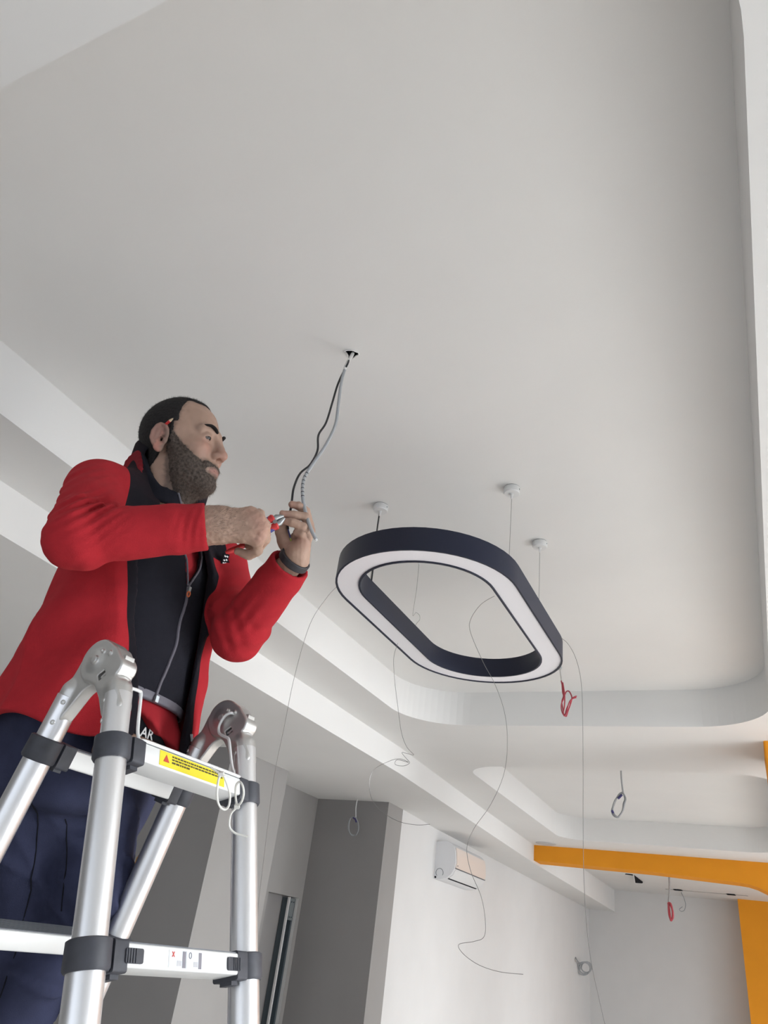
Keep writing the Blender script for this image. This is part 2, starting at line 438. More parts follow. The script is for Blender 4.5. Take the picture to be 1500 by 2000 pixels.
W.append(wire('wire_tail', [(1086, 1240), (1108, 1256), (1125, 1287), (1135, 1332), (1138, 1400), (1139, 1500), (1139, 1600), (1140, 1700), (1145, 1800), (1155, 1880), (1170, 1950), (1184, 2010), (1205, 2090)], 2.42, .0008, M['wire_steel']))
for w in W: adopt(w, LAMP)

# ------------------------------------------------------------------ cables out of the ceiling hole
def depth_wire(uvd, k=8): return spline([at(*p) for p in uvd], k)
h0 = HOLE_C
grey_pts = [h0 + V(.004, .003, .05), h0 + V(.003, .0, .0), at(677, 712, 1.905), at(667, 745, 1.87), at(661, 790, 1.83), at(655, 830, 1.79), at(636, 870, 1.74), at(612, 905, 1.69), at(594, 935, 1.655), at(591, 965, 1.62), at(596, 997, 1.59), at(607, 1032, 1.555), at(617, 1053, 1.545)]
m = MB(); m.tube(spline(grey_pts, 8), .0040, 10)
o = m.build('grey_power_cable', M['grey_cable'], smooth=True)
tag(o, 'grey sheathed power cable hanging from the ceiling hole, past the raised hand', 'cable')
m = MB(); g = spline(grey_pts, 8)
m.tube(g[8:20], .0048, 10); p_ = m.build('plaster_smear', mat('dried_plaster', (.72, .71, .69), .9, noise=.1, nscale=120), smooth=True); p_.parent = o
m = MB(); e0, e1 = g[-1], g[-1] + nrm(g[-1] - g[-4]) * .004
m.tube([g[-1] - nrm(g[-1] - g[-4]) * .002, e1], .0030, 8); p_ = m.build('cut_end', M['white_plastic'], smooth=True); p_.parent = o
# printed marks on the sheath
for q in range(7):
    i = 61 + q * 2
    m = MB(); m.tube([g[i], g[i] * .6 + g[i + 1] * .4], .0041, 10, caps=False); p_ = m.build('printed_mark', M['black_plastic'], smooth=True); p_.parent = o
black_pts = [h0 + V(-.005, .0, .04), h0 + V(-.006, 0, 0), at(680, 708, 1.905), at(673, 722, 1.89), at(660, 750, 1.868), at(650, 783, 1.84), at(637, 825, 1.79), at(622, 850, 1.765), at(620, 880, 1.735), at(606, 907, 1.70), at(586, 925, 1.675), at(574, 952, 1.645), at(570, 978, 1.615), at(566, 1005, 1.585), at(562, 1028, 1.568), at(567, 1050, 1.562), at(568, 1057, 1.562)]
m = MB(); g = spline(black_pts, 8); m.tube(g[:-14], .0026, 8)
o = m.build('black_wire', M['black_plastic'], smooth=True)
tag(o, 'thin black wire from the ceiling hole, pinched in the raised fingers', 'wire')
m = MB(); m.tube(g[-15:-7], .0018, 8); p_ = m.build('blue_core', M['blue_tape'], smooth=True); p_.parent = o
m = MB(); m.tube(g[-9:], .0018, 8); p_ = m.build('green_yellow_core', mat('earth_core', (.30, .33, .06), .5), smooth=True); p_.parent = o

# ------------------------------------------------------------------ other loose cables in the room
def cable_loop(name, label, stem, loop, plane, r, mats, cat='cable', turns=2, spread=.012):
    """a cable end hanging from above, folded into a loop"""
    o = empty(name, on_y(*stem[0], plane), label, cat)
    m = MB(); m.tube(spline([on_y(u, v, plane) for u, v in stem], 6), r, 8); adopt(m.build('cable', mats[0], smooth=True), o)
    for t in range(turns):
        m = MB(); m.tube(spline([on_y(u, v, plane + spread * (t - .5) + .006 * math.sin(i * 1.9 + t)) + V(.004 * math.sin(i * 1.3 + t * 2), 0, .004 * math.cos(i + t * 3)) for i, (u, v) in enumerate(loop)], 6), r, 8)
        adopt(m.build('loop', mats[1], smooth=True), o)
    return o
o = cable_loop('grey_cable_loop', 'grey cable end folded into a loop, hanging from the far ceiling recess', [(1213, 1505), (1214, 1525), (1217, 1549)], [(1217, 1549), (1221, 1560), (1219, 1570), (1217, 1582), (1211, 1592), (1206, 1596), (1199, 1592), (1196, 1583), (1199, 1572), (1203, 1561), (1209, 1552), (1216, 1548)], 6.02, .0065, (M['grey_cable'], M['grey_cable']))
for pts in ([(1207, 1560), (1211, 1556), (1215, 1552)], [(1195, 1583), (1198, 1588)]):
    m = MB(); m.tube([on_y(u, v, 6.0) for u, v in pts], .0085, 8); adopt(m.build('tape', M['blue_tape'], smooth=True), o)
o = cable_loop('pale_cable_loop', 'pale cable end folded into a loop, hanging before the dark grey pillar', [(698, 1561), (696, 1571), (695, 1580), (695, 1597)], [(694, 1597), (698, 1606), (700, 1618), (697, 1629), (690, 1632), (683, 1627), (680, 1616), (683, 1602), (688, 1596), (694, 1596)], 5.60, .0042, (M['white_plastic'], M['grey_cable']))
m = MB(); m.tube([on_y(u, v, 5.585) for u, v in ((690, 1597), (694, 1600), (696, 1606))], .0065, 8); adopt(m.build('tape', M['blue_tape'], smooth=True), o)
o = cable_loop('red_wire_bundle', 'folded bundle of red wires hanging right of the pendant lamp', [(1093, 1303), (1095, 1318), (1097, 1332)], [(1096, 1331), (1099, 1350), (1102, 1360), (1098, 1372), (1098, 1385), (1100, 1396), (1104, 1396), (1108, 1384), (1113, 1372), (1118, 1364), (1125, 1361)], 3.62, .0032, (mat('clear_thread', (.55, .53, .50), .5), M['red_wire']), 'wires')
m = MB(); m.tube(spline([on_y(u, v, 3.63) for u, v in ((1102, 1360), (1106, 1351), (1111, 1350), (1115, 1356), (1117, 1364), (1114, 1376), (1109, 1390), (1106, 1399), (1102, 1395))], 6), .0032, 8); adopt(m.build('loop', M['red_wire'], smooth=True), o)
m = MB(); m.tube(spline([on_y(u, v, 3.615) for u, v in ((1099, 1333), (1102, 1350), (1103, 1366), (1102, 1382), (1099, 1394))], 6), .0032, 8); adopt(m.build('loop', M['red_wire'], smooth=True), o)
m = MB(); m.lathe(V(*on_z(1093, 1303, HU)) + V(0, 0, -.0), (0, 0, -1), [(0, .012), (.012, .008)], 10); adopt(m.build('hook', M['steel'], smooth=True), o)
o = cable_loop('red_ended_cable', 'grey cable with red looped cores hanging behind the orange beam', [(1306, 1687), (1307, 1710), (1307.5, 1735), (1306, 1764)], [(1305, 1764), (1306, 1774), (1308, 1788), (1311, 1797), (1314, 1792), (1313, 1778), (1309, 1766), (1305, 1764)], 9.15, .010, (M['grey_cable'], M['red_wire']))
p9 = on_y(1306, 1687, 9.15); m = MB(); m.tube([p9, V(p9[0], p9[1], 2.765)], .010, 8); adopt(m.build('cable', M['grey_cable'], smooth=True), o)
m = MB(); m.tube(spline([on_y(1331, 1744, 13.35) + V(0, 0, .06)] + [on_y(u, v, 13.35) for u, v in ((1331, 1744), (1333, 1748), (1336, 1755), (1339, 1766), (1337, 1777), (1331, 1780), (1327, 1776), (1333, 1771))], 6), .006, 6)
tag(m.build('thin_wire_end', M['grey_cable'], smooth=True), 'short curled wire end hanging right of the red-ended cable', 'wire')
# coil on the far white wall
o = empty('wall_cable_coil', on_x(1126, 1872, -2.742), 'coiled dark grey cable sticking out of the far white wall', 'cable')
cc = on_x(1140, 1890, -2.66); ru = RC[0]; rd = RC[1]
m = MB(); m.tube(spline([on_x(1124, 1870, -2.745), on_x(1128, 1877, -2.70), cc + (-ru * 8 + -rd * 8) * .0085, cc + (-ru * 6 + rd * 3) * .009], 6), .010, 8); adopt(m.build('cable', M['grey_cable'], smooth=True), o)
for t in range(3):
    rr = .098 - .009 * t
    m = MB(); m.tube([cc + V(.02 * t, .01 * t, .012 * (t - 1)) + ru * rr * math.cos(a) + rd * rr * math.sin(a) for a in np.linspace(0, 2 * math.pi, 25)[:-1]], .010, 8, closed=True); adopt(m.build('coil_turn', M['grey_cable'], smooth=True), o)

# small fittings in the back ceiling: access flap, slot outlets, round blank plate on the soffit
m = MB(); m.lathe((-2.118, 8.52, H2 + .001), (0, 0, -1), [(0, .11), (.006, .11), (.010, .10)], 32)
tag(m.build('blank_cover_plate', mat('pale_grey_plate', (.55, .54, .53), .6), smooth=True), 'round pale cover plate on the soffit above the orange beam end', 'cover plate')
ZR = 2.76
o = empty('ceiling_access_flap', on_z(1238, 1710, ZR), 'small open dark ceiling hatch behind the orange beam', 'hatch')
a_, b_, c_ = on_z(1237, 1708, ZR - .002), on_z(1240, 1725, ZR - .06), on_z(1255, 1726, ZR - .03)
m = MB(); m.add([a_, b_, c_, a_ + V(0, .05, .03), b_ + V(0, .05, .03), c_ + V(0, .05, .03)], [(0, 1, 2), (5, 4, 3), (0, 3, 4, 1), (1, 4, 5, 2), (2, 5, 3, 0)]); adopt(m.build('opening', M['ceiling_in']), o)
m = MB(); m.tube([a_, b_], .008, 6); m.tube([b_, c_], .008, 6); adopt(m.build('flap_edge', M['white_plastic']), o)
m = MB(); p0, p1 = on_z(1222, 1707, ZR - .004), on_z(1237, 1709, ZR - .004); m.obox((p0 + p1) / 2, nrm(p1 - p0), np.cross((0, 0, 1), nrm(p1 - p0)), (0, 0, 1), np.linalg.norm(p1 - p0) / 2, .03, .004); adopt(m.build('slot', M['ceiling_in']), o)
o = empty('linear_slot_outlet', on_z(1380, 1744, ZR), 'thin linear slot outlet with two black gaps in the back ceiling', 'air outlet')
p0, p1 = on_z(1300, 1736.5, ZR - .003), on_z(1461, 1750, ZR - .003); d_ = nrm(p1 - p0)
m = MB(); m.obox((p0 + p1) / 2, d_, np.cross((0, 0, 1), d_), (0, 0, 1), np.linalg.norm(p1 - p0) / 2, .02, .003); adopt(m.build('seam', mat('seam_grey', (.45, .43, .41), .8)), o)
for ua, va, ub, vb in ((1316, 1737.5, 1332, 1739.5), (1420, 1746.5, 1436, 1748.5)):
    q0, q1 = on_z(ua, va, ZR - .008), on_z(ub, vb, ZR - .008)
    m = MB(); m.obox((q0 + q1) / 2, d_, np.cross((0, 0, 1), d_), (0, 0, 1), np.linalg.norm(q1 - q0) / 2, .055, .003); adopt(m.build('slot', M['ceiling_in']), o)

# ------------------------------------------------------------------ wall air conditioner
AC = empty('air_conditioner', (-2.745, 7.36, 2.05), 'white wall-mounted split air conditioner under the lowered ceiling', 'air conditioner')
M['ac_white'] = mat('ac_white_plastic', (.72, .72, .73), .35)
M['ac_front'] = mat('ac_front_orange_bounce', (.76, .66, .59), .3)  # peach tint stands in for orange light reflected on the panel
def acp(prof, y0, y1, name, m_, bevel=0):
    mb = MB(); mb.prism((-2.752, y0, 2.05), prof, (1, 0, 0), (0, 0, 1), (0, y1 - y0, 0)); mb.f = [f[::-1] for f in mb.f]
    return adopt(mb.build(name, m_, smooth=True, autosmooth=35), AC)
body = [(0, .02), (0, .335), (.10, .345)]
body += [(.10 + .095 * math.sin(math.radians(a)), .25 + .095 * math.cos(math.radians(a))) for a in (15, 35, 55, 75, 90)]
body += [(.203, .17), (.193, .12), (.165, .07), (.12, .035), (.06, .02)]
acp(body, 6.92, 7.82, 'body', M['ac_white'])
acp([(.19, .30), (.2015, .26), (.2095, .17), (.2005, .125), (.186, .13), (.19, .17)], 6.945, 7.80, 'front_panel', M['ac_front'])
acp([(.197, .115), (.170, .068), (.135, .040), (.128, .046), (.16, .075), (.186, .118)], 6.96, 7.785, 'louvre', M['white_plastic'])
acp([(.132, .040), (.120, .0335), (.112, .034), (.124, .045)], 6.97, 7.775, 'outlet_gap', M['ceiling_in'])
acp([(.2035, .1215), (.2055, .127), (.198, .127), (.196, .1215)], 6.935, 7.805, 'panel_gap', M['dark_steel'])
m = MB(); m.tube([(-2.752 + .055 + .035 * math.cos(a), 6.919, 2.05 + .075 + .035 * math.sin(a)) for a in np.linspace(-.6, 4.0, 20)], .002, 6); adopt(m.build('pipe_knockout', M['dark_steel']), AC)
m = MB(); m.lathe((-2.735, 6.92, 2.085), (0, -1, 0), [(0, .009), (.003, .009)], 12); adopt(m.build('screw_hole', M['ceiling_in']), AC)
m = MB(); m.lathe((-2.752 + .2075, 6.97, 2.05 + .148), (1, 0, .2), [(0, .006), (.003, .005)], 10); adopt(m.build('indicator', M['dark_steel']), AC)

# ------------------------------------------------------------------ implicit surfaces (numpy)
def length(a): return np.sqrt((a * a).sum(-1))
def sd_capsule(P, a, b, ra, rb=None):
    """tapered capsule"""
    a = np.asarray(a, float); b = np.asarray(b, float); rb = ra if rb is None else rb
    ba = b - a; t = np.clip(((P - a) @ ba) / (ba @ ba + 1e-12), 0, 1)
    return length(P - a - t[:, None] * ba) - (ra + (rb - ra) * t)
def sd_ell(P, c, r, Rm=None):
    q = P - np.asarray(c, float)
    if Rm is not None: q = q @ Rm
    r = np.asarray(r, float); k0 = length(q / r); k1 = length(q / (r * r))
    return k0 * (k0 - 1.0) / np.maximum(k1, 1e-9)
def sd_box(P, c, h, rad=0.0, Rm=None):
    q = P - np.asarray(c, float)
    if Rm is not None: q = q @ Rm
    q = np.abs(q) - (np.asarray(h, float) - rad)
    return length(np.maximum(q, 0)) + np.minimum(q.max(-1), 0) - rad
def smin(a, b, k):
    h = np.maximum(k - np.abs(a - b), 0) / k
    return np.minimum(a, b) - h * h * k * .25
def smax(a, b, k): return -smin(-a, -b, k)
def sstep(x, a, b):
    t = np.clip((x - a) / (b - a), 0, 1); return t * t * (3 - 2 * t)
def vnoise(P, s, seed=0):
    """cheap smooth pseudo noise in -1..1"""
    q = P * s; r = np.random.default_rng(seed); out = 0
    for k in range(5):
        d = r.normal(size=3); d *= (.7 + .5 * r.random()) / np.linalg.norm(d) * (1 + .35 * k); ph = r.random() * 6.28
        e = r.normal(size=3) * .8
        out = out + np.sin(q @ d + ph + 1.3 * np.sin(q @ e + ph * 2))
    return out / 3.2

def polygonise(fn, lo, hi, h, lip=1.6):
    """surface nets of fn(P)<0 on a block-sparse grid"""
    lo = np.asarray(lo, float); hi = np.asarray(hi, float); B = 6
    nb = np.maximum(np.ceil((hi - lo) / (h * B)).astype(int), 1); N = nb * B + 1
    cc = [lo[i] + h * B * (np.arange(nb[i]) + .5) for i in range(3)]
    G = np.stack(np.meshgrid(*cc, indexing='ij'), -1).reshape(-1, 3)
    d = fn(G); rad = h * B * .5 * math.sqrt(3) * lip
    act = (np.abs(d) < rad).reshape(nb)
    F = np.repeat(np.repeat(np.repeat(np.where(d < 0, -1., 1.).reshape(nb), B, 0), B, 1), B, 2)
    F = np.pad(F, ((0, 1),) * 3, mode='edge').astype(np.float32)
    mask = np.zeros(N, bool)
    for i, j, k in np.argwhere(act): mask[i * B:i * B + B + 1, j * B:j * B + B + 1, k * B:k * B + B + 1] = True
    I = np.argwhere(mask)
    vals = np.empty(len(I), np.float32)
    for s in range(0, len(I), 400000): vals[s:s + 400000] = fn(lo + I[s:s + 400000] * h)
    F[mask] = vals
    # keep the outside closed
    for ax in range(3):
        for e in (0, -1):
            sl = [slice(None)] * 3; sl[ax] = e; F[tuple(sl)] = np.maximum(F[tuple(sl)], 1e-4)
    ins = F < 0
    c8 = [(i, j, k) for i in (0, 1) for j in (0, 1) for k in (0, 1)]
    sh = lambda A, i, j, k: A[i:A.shape[0] - 1 + i, j:A.shape[1] - 1 + j, k:A.shape[2] - 1 + k]
    cnt = sum(sh(ins, *c).astype(np.int8) for c in c8)
    cell = (cnt > 0) & (cnt < 8); C = np.argwhere(cell)
    idx = np.full(cell.shape, -1, np.int64); idx[cell] = np.arange(len(C))
    acc = np.zeros((len(C), 3)); num = np.zeros(len(C))
    for a in c8:
        for ax in range(3):
            if a[ax]: continue
            b = list(a); b[ax] = 1
            fa = F[C[:, 0] + a[0], C[:, 1] + a[1], C[:, 2] + a[2]]; fb = F[C[:, 0] + b[0], C[:, 1] + b[1], C[:, 2] + b[2]]
            m = (fa < 0) != (fb < 0); t = np.where(m, fa / np.where(m, fa - fb, 1), 0)
            p = np.tile(np.asarray(a, float), (len(C), 1)); p[:, ax] = t
            acc += p * m[:, None]; num += m
    Vt = lo + (C + acc / num[:, None]) * h
    Q = []
    for ax in range(3):
        u, w = (ax + 1) % 3, (ax + 2) % 3
        s0 = [slice(None)] * 3; s1 = [slice(None)] * 3
        s0[ax] = slice(0, -1); s1[ax] = slice(1, None)
        for t in (u, w): s0[t] = slice(1, -1); s1[t] = slice(1, -1)
        A = ins[tuple(s0)]; Bm = ins[tuple(s1)]; E = np.argwhere(A != Bm)
        if not len(E): continue
        sgn = A[E[:, 0], E[:, 1], E[:, 2]]
        base = E.copy(); base[:, u] += 1; base[:, w] += 1
        def cid(du, dw):
            q = base.copy(); q[:, u] += du; q[:, w] += dw
            return idx[q[:, 0], q[:, 1], q[:, 2]]
        q = np.stack([cid(-1, -1), cid(0, -1), cid(0, 0), cid(-1, 0)], 1)
        q[~sgn] = q[~sgn][:, ::-1]; Q.append(q)
    Q = np.concatenate(Q); Q = Q[(Q >= 0).all(1)]
    return Vt, Q

# ------------------------------------------------------------------ telescopic A-frame ladder
M['alu'] = mat('satin_aluminium', (0.80, 0.80, 0.81), 0.36, metal=0.92, noise=0.02, nscale=8, bump=0.02, bscale=300)
M['alu_white'] = mat('pale_anodised_rung', (0.80, 0.81, 0.80), 0.42, metal=0.25, noise=0.02, nscale=10)
M['hinge'] = mat('stamped_zinc_steel', (0.62, 0.615, 0.60), 0.40, metal=0.92, noise=0.05, nscale=25)
M['collar'] = mat('charcoal_nylon', (0.045, 0.047, 0.058), 0.55, noise=0.15, nscale=60)
M['tread'] = mat('ribbed_grey_tread', (0.16, 0.17, 0.19), 0.5)
M['tie'] = mat('natural_nylon_tie', (0.78, 0.77, 0.72), 0.4)
M['yellow'] = mat('yellow_sticker', (0.80, 0.68, 0.03), 0.45)
M['sticker'] = mat('pale_sticker', (0.72, 0.76, 0.80), 0.45)
M['print_red'] = mat('red_print', (0.55, 0.06, 0.04), 0.5)
M['print_grey'] = mat('grey_print', (0.22, 0.21, 0.24), 0.5)
M['print_dark'] = mat('dark_print', (0.09, 0.07, 0.02), 0.5)
LU = nrm(V(math.cos(1.4972), math.sin(1.4972), 0)); LN = V(math.sin(1.4972), -math.cos(1.4972), 0); UP = V(0, 0, 1)
HC = V(-1.004, 1.077, 0.363 + ZC); HW = 0.173
LAD = empty('telescopic_ladder', (HC[0], HC[1], 0), 'aluminium telescopic A-frame ladder the worker stands on', 'ladder')
AN, AF, A1, PIT, OFF = 0.2731, 0.2577, 0.154, 0.29, 0.046
FR = {'near': (LN * OFF, nrm(math.sin(AN) * LN - math.cos(AN) * UP)), 'far': (-LN * OFF, nrm(-math.sin(AF) * LN - math.cos(AF) * UP))}
RAD = [.0222, .0242, .0262, .0280, .0297, .0313, .033]
def frame_pt(fr, w, s, f=0.0):
    """w along the hinge axis from the ladder's middle, s down the stile, f out of the frame"""
    off, d = FR[fr]; fn = np.cross(LU, d) if fr == 'near' else np.cross(d, LU)
    if fn @ (LN if fr == 'near' else -LN) < 0: fn = -fn
    return HC + LU * w + off + d * s + fn * f
for fr in ('near', 'far'):
    off, d = FR[fr]; fn = frame_pt(fr, 0, 0, 1) - frame_pt(fr, 0, 0, 0)
    L = (HC[2]) / (-d[2]) - .005
    marks = [A1 + PIT * k for k in range(6)]
    for sg in (-1, 1):
        ends = [.060] + marks + [L - .03]
        root = None
        for k in range(len(ends) - 1):
            r = RAD[k]; a0 = ends[k]; a1 = ends[k + 1]
            m = MB(); b0 = frame_pt(fr, sg * HW, a0)
            m.lathe(b0, d, [(0, r - .0012), (.0008, r), (a1 - a0, r)], 40)
            o = m.build('stile' if root is None else 'tube_section', M['alu'], smooth=True, autosmooth=50)
            if root is None: root = adopt(o, LAD)
            else: o.parent = root
            if k < len(marks):      # nylon collar with the block that takes the rung
                m = MB(); c0 = frame_pt(fr, sg * HW, marks[k]); R_ = RAD[k + 1]
                m.lathe(c0 - d * .020, d, [(0, R_ + .002), (.002, R_ + .0052), (.036, R_ + .0056), (.040, R_ + .003)], 40)
                m.obox(c0 - LU * sg * (R_ + .010) + d * .001, fn, d, LU, .026, .021, .013, bev=.004)
                m.obox(c0 - LU * sg * (R_ + .014) + d * .024, fn, d, LU, .012, .004, .008)
                o = m.build('collar', M['collar'], smooth=True, autosmooth=40); o.parent = root
                o = MB()
        # rivets near the top of the stile
        for s_ in (.072, .108):
            vis = fn * (-1 if fr == 'near' else 1)
            ax = nrm(-LU * .80 + (LN if fr == 'far' else -LN) * .60) if sg < 0 else nrm(-LU * .9 - LN * .43)
            ax = nrm(ax - d * (ax @ d))
            m = MB(); m.lathe(frame_pt(fr, sg * HW, s_) + ax * (RAD[0] - .0006), ax, [(0, .0046), (.0016, .0040), (.0022, .0020), (.0012, .0016)], 14)
            o = m.build('rivet', M['hinge'], smooth=True); o.parent = root
        m = MB(); m.lathe(frame_pt(fr, sg * HW, L - .05), d, [(0, RAD[6] + .001), (.004, RAD[6] + .005), (.045, RAD[6] + .007), (.05, RAD[6] + .003)], 28)
        o = m.build('rubber_foot', M['collar'], smooth=True); o.parent = root
    for k, s_ in enumerate(marks):
        m = MB(); R_ = RAD[k + 1]; hl = HW - R_ - .019
        m.obox(frame_pt(fr, 0, s_), fn, d, LU, .0255, .0155, hl, bev=.003)
        rung = adopt(m.build('rung', M['alu_white'], smooth=True, autosmooth=40), LAD)
        m = MB()
        for q in range(9):
            m.obox(frame_pt(fr, 0, s_ - .0162, (q - 4) * .0052), fn, d, LU, .0017, .0010, hl - .004)
        t_ = m.build('tread', M['tread']); t_['kind'] = 'stuff'; t_.parent = rung
        if fr == 'near':
            m = MB()
            for sg in (-1, 1):
                m = MB(); x0 = sg * (HW - R_ - .034)
                m.obox(frame_pt(fr, x0, s_ + .001, .0262), LU, d, fn, .017, .0095, .0022, bev=.003)
                for q in range(4): m.obox(frame_pt(fr, x0 + sg * (.013 - q * .005), s_ + .001, .0287), LU, d, fn, .0011, .009, .0010)
                if k > 0:
                    o = m.build('release_latch', M['collar'], smooth=True, autosmooth=40); o.parent = rung
    FR[fr] = (off, d)

# hinges: two stamped plates with a domed boss, mirrored left and right
def hinge_fn(P):
    a = (P - HC) @ LN; w = (P - HC) @ LU; b = P[:, 2] - HC[2]
    q = np.stack([a, b], 1)
    def cap2(p0, p1, r0, r1=None):
        p0 = V(*p0); p1 = V(*p1); ba = p1 - p0; t = np.clip(((q - p0) @ ba) / (ba @ ba), 0, 1)
        return length(q - p0 - t[:, None] * ba) - (r0 + ((r1 or r0) - r0) * t)
    disc = length(q) - .0400
    near = smin(disc, cap2((.022, -.006), (.066, -.082), .0260, .0215), .020)
    near = smin(near, cap2((.030, .008), (.050, -.012), .0185), .004)
    far = smin(disc, cap2((-.022, -.012), (-.066, -.086), .0260, .0210), .024)
    wall = lambda d2, t0, t1, rr=.004: (lambda e: length(np.maximum(e, 0)) + np.minimum(e.max(1), 0) - rr)(np.stack([d2 + rr, np.maximum(np.abs(w) - t1, t0 - np.abs(w)) + rr], 1))
    thick_n = .0185 - .004 * sstep(-b, .05, .07)
    A = wall(near, -1., thick_n, .0035)
    Bq = wall(far, -1., .0125, .003)
    # sleeves round the tube ends
    tn = frame_pt('near', 0, .05); te = frame_pt('near', 0, .085); fn0 = frame_pt('far', 0, .05); fe = frame_pt('far', 0, .085)
    A = smin(A, sd_capsule(P, tn, te, .0205), .007); Bq = smin(Bq, sd_capsule(P, fn0, fe, .0203), .007)
    d = np.minimum(A, Bq)
    # domed boss and pivot
    rr = length(q + V(0.0, 0.0))
    dome = sd_ell(np.stack([a, w, b], 1), (-.003, 0, .001), (.034, .0222, .034))
    d = smin(d, dome, .003)
    piv = np.maximum(rr - .0075, np.abs(w) - .0262); d = smin(d, piv, .001)
    d = np.maximum(d, -np.maximum(np.abs(rr - .0105) - .0012, -(np.abs(w) - .0228)))
    d = smin(d, np.maximum(length(q - V(.030, .012)) - .0045, np.abs(w) - .0225), .001)
    d = smin(d, np.maximum(length(q - V(.012, .016)) - .003, np.abs(w) - .0245), .002)
    # keyhole slot in the near plate
    slot = np.maximum(np.abs((a - .026) * .8 + (b + .028) * .6) - .0085, np.abs(-(a - .026) * .6 + (b + .028) * .8) - .0060)
    d = np.maximum(d, -np.maximum(slot, .010 - np.abs(w)))
    return d
vh, qh = polygonise(hinge_fn, HC + V(-.12, -.05, -.11), HC + V(.12, .05, .06), .0014, 2.0)
hm = None
for sg in (-1, 1):
    vv = vh + LU * (sg * HW)
    o = adopt(fast_mesh('hinge', vv, qh, M['hinge'], smooth=True), LAD)
    m = MB(); m.obox(HC + LU * (sg * HW) + LN * .026 - UP * .028, LN, UP, LU, .008, .0075, .0105); k_ = m.build('lock_slot', M['black_plastic']); k_.parent = o
    m = MB(); m.obox(HC + LU * (sg * HW - .0125) + LN * .028 - UP * .027, nrm(LN + UP), nrm(UP - LN), LU, .006, .0022, .003); k_ = m.build('lock_tab', M['hinge']); k_.parent = o
    m = MB(); m.obox(HC + LU * (sg * HW) + LN * .0585 - UP * .006, LN, UP, LU, .004, .016, .010, bev=.002); k_ = m.build('clevis', M['hinge'], smooth=True); k_.parent = o

# hinge release bar over the top rung
TOPR = A1 - .0190
pts = [frame_pt('near', -HW + .016, .046, .010), frame_pt('near', -HW + .034, .046, .012), frame_pt('near', -HW + .0385, .052, .012), frame_pt('near', -HW + .0385, .10, .012), frame_pt('near', -HW + .0385, TOPR - .012, .014), frame_pt('near', -HW + .043, TOPR - .002, .016), frame_pt('near', -HW + .052, TOPR, .0245),
       frame_pt('near', 0, TOPR, .0245), frame_pt('near', HW - .055, TOPR, .0245), frame_pt('near', HW - .046, TOPR - .003, .014), frame_pt('near', HW - .0385, TOPR - .014, .004), frame_pt('near', HW - .036, .10, -.004), frame_pt('near', HW - .034, .055, -.012), frame_pt('near', HW - .032, .042, -.018), frame_pt('near', HW - .030, .034, -.030), frame_pt('near', HW - .028, .022, -.044), frame_pt('near', HW - .028, .006, -.044), frame_pt('near', HW - .028, -.010, -.030), frame_pt('near', HW - .026, -.013, -.016), frame_pt('near', HW - .012, -.013, -.014)]
m = MB(); m.tube(spline(pts, 5), .0030, 10); adopt(m.build('release_bar', M['alu_white'], smooth=True), LAD)

# stickers on the two near rungs
def proj(P):
    c = RC @ (np.asarray(P, float) - V(0, 0, ZC)); return V(750, 1000) + FPX * c[:2] / c[2]
def w_for_u(u, s_, f):
    lo, hi = -HW, HW
    for _ in range(40):
        mid = (lo + hi) / 2
        if proj(frame_pt('near', mid, s_, f))[0] < u: lo = mid
        else: hi = mid
    return lo
def decal(name, parent, s_, w0, w1, e0, e1, material, lift=.0004):
    """flat print on the rung's front face; e across the face (-1 top .. 1 bottom)"""
    off, d = FR['near']; fn = frame_pt('near', 0, 0, 1) - frame_pt('near', 0, 0, 0)
    m = MB(); m.obox(frame_pt('near', (w0 + w1) / 2, s_ + (e0 + e1) / 2 * .0155, .0255 + lift), LU, d, fn, (w1 - w0) / 2, abs(e1 - e0) / 2 * .0155, .0002)
    o = m.build(name, material); o.parent = parent; return o
rungs = [o for o in bpy.data.objects if o.name.startswith('rung')]
near1 = rungs[0]; near2 = rungs[1]
s1_, s2_ = A1, A1 + PIT
wa, wb = w_for_u(312, s1_, .026), w_for_u(438, s1_, .026)
decal('warning_sticker', near1, s1_, wa, wb, -.85, .78, M['yellow'])
wt = wa + .016
m = MB(); fn = frame_pt('near', 0, 0, 1) - frame_pt('near', 0, 0, 0); dn = FR['near'][1]
c0 = frame_pt('near', wt, s1_, .0262)
tri = lambda r0: [c0 + LU * (r0 * math.sin(a)) - dn * (r0 * math.cos(a)) for a in (0, 2.094, 4.189)]
m.add(tri(.0085) + [p + fn * .0003 for p in tri(.0085)], [(2, 1, 0), (3, 4, 5), (0, 1, 4, 3), (1, 2, 5, 4), (2, 0, 3, 5)]); o = m.build('warning_triangle', M['print_red']); o.parent = near1
prng = random.Random(3)
for row, (e0, e1) in enumerate(((-.62, -.45), (-.30, -.13), (.02, .22))):     # illegible lines of small print
    x = wa + .030; end = wb - .006 if row < 2 else wa + .075
    while x < end:
        l = prng.uniform(.003, .009); decal('print_line', near1, s1_, x, min(x + l, end), e0, e1, M['print_dark'], .0008); x += l + .0016
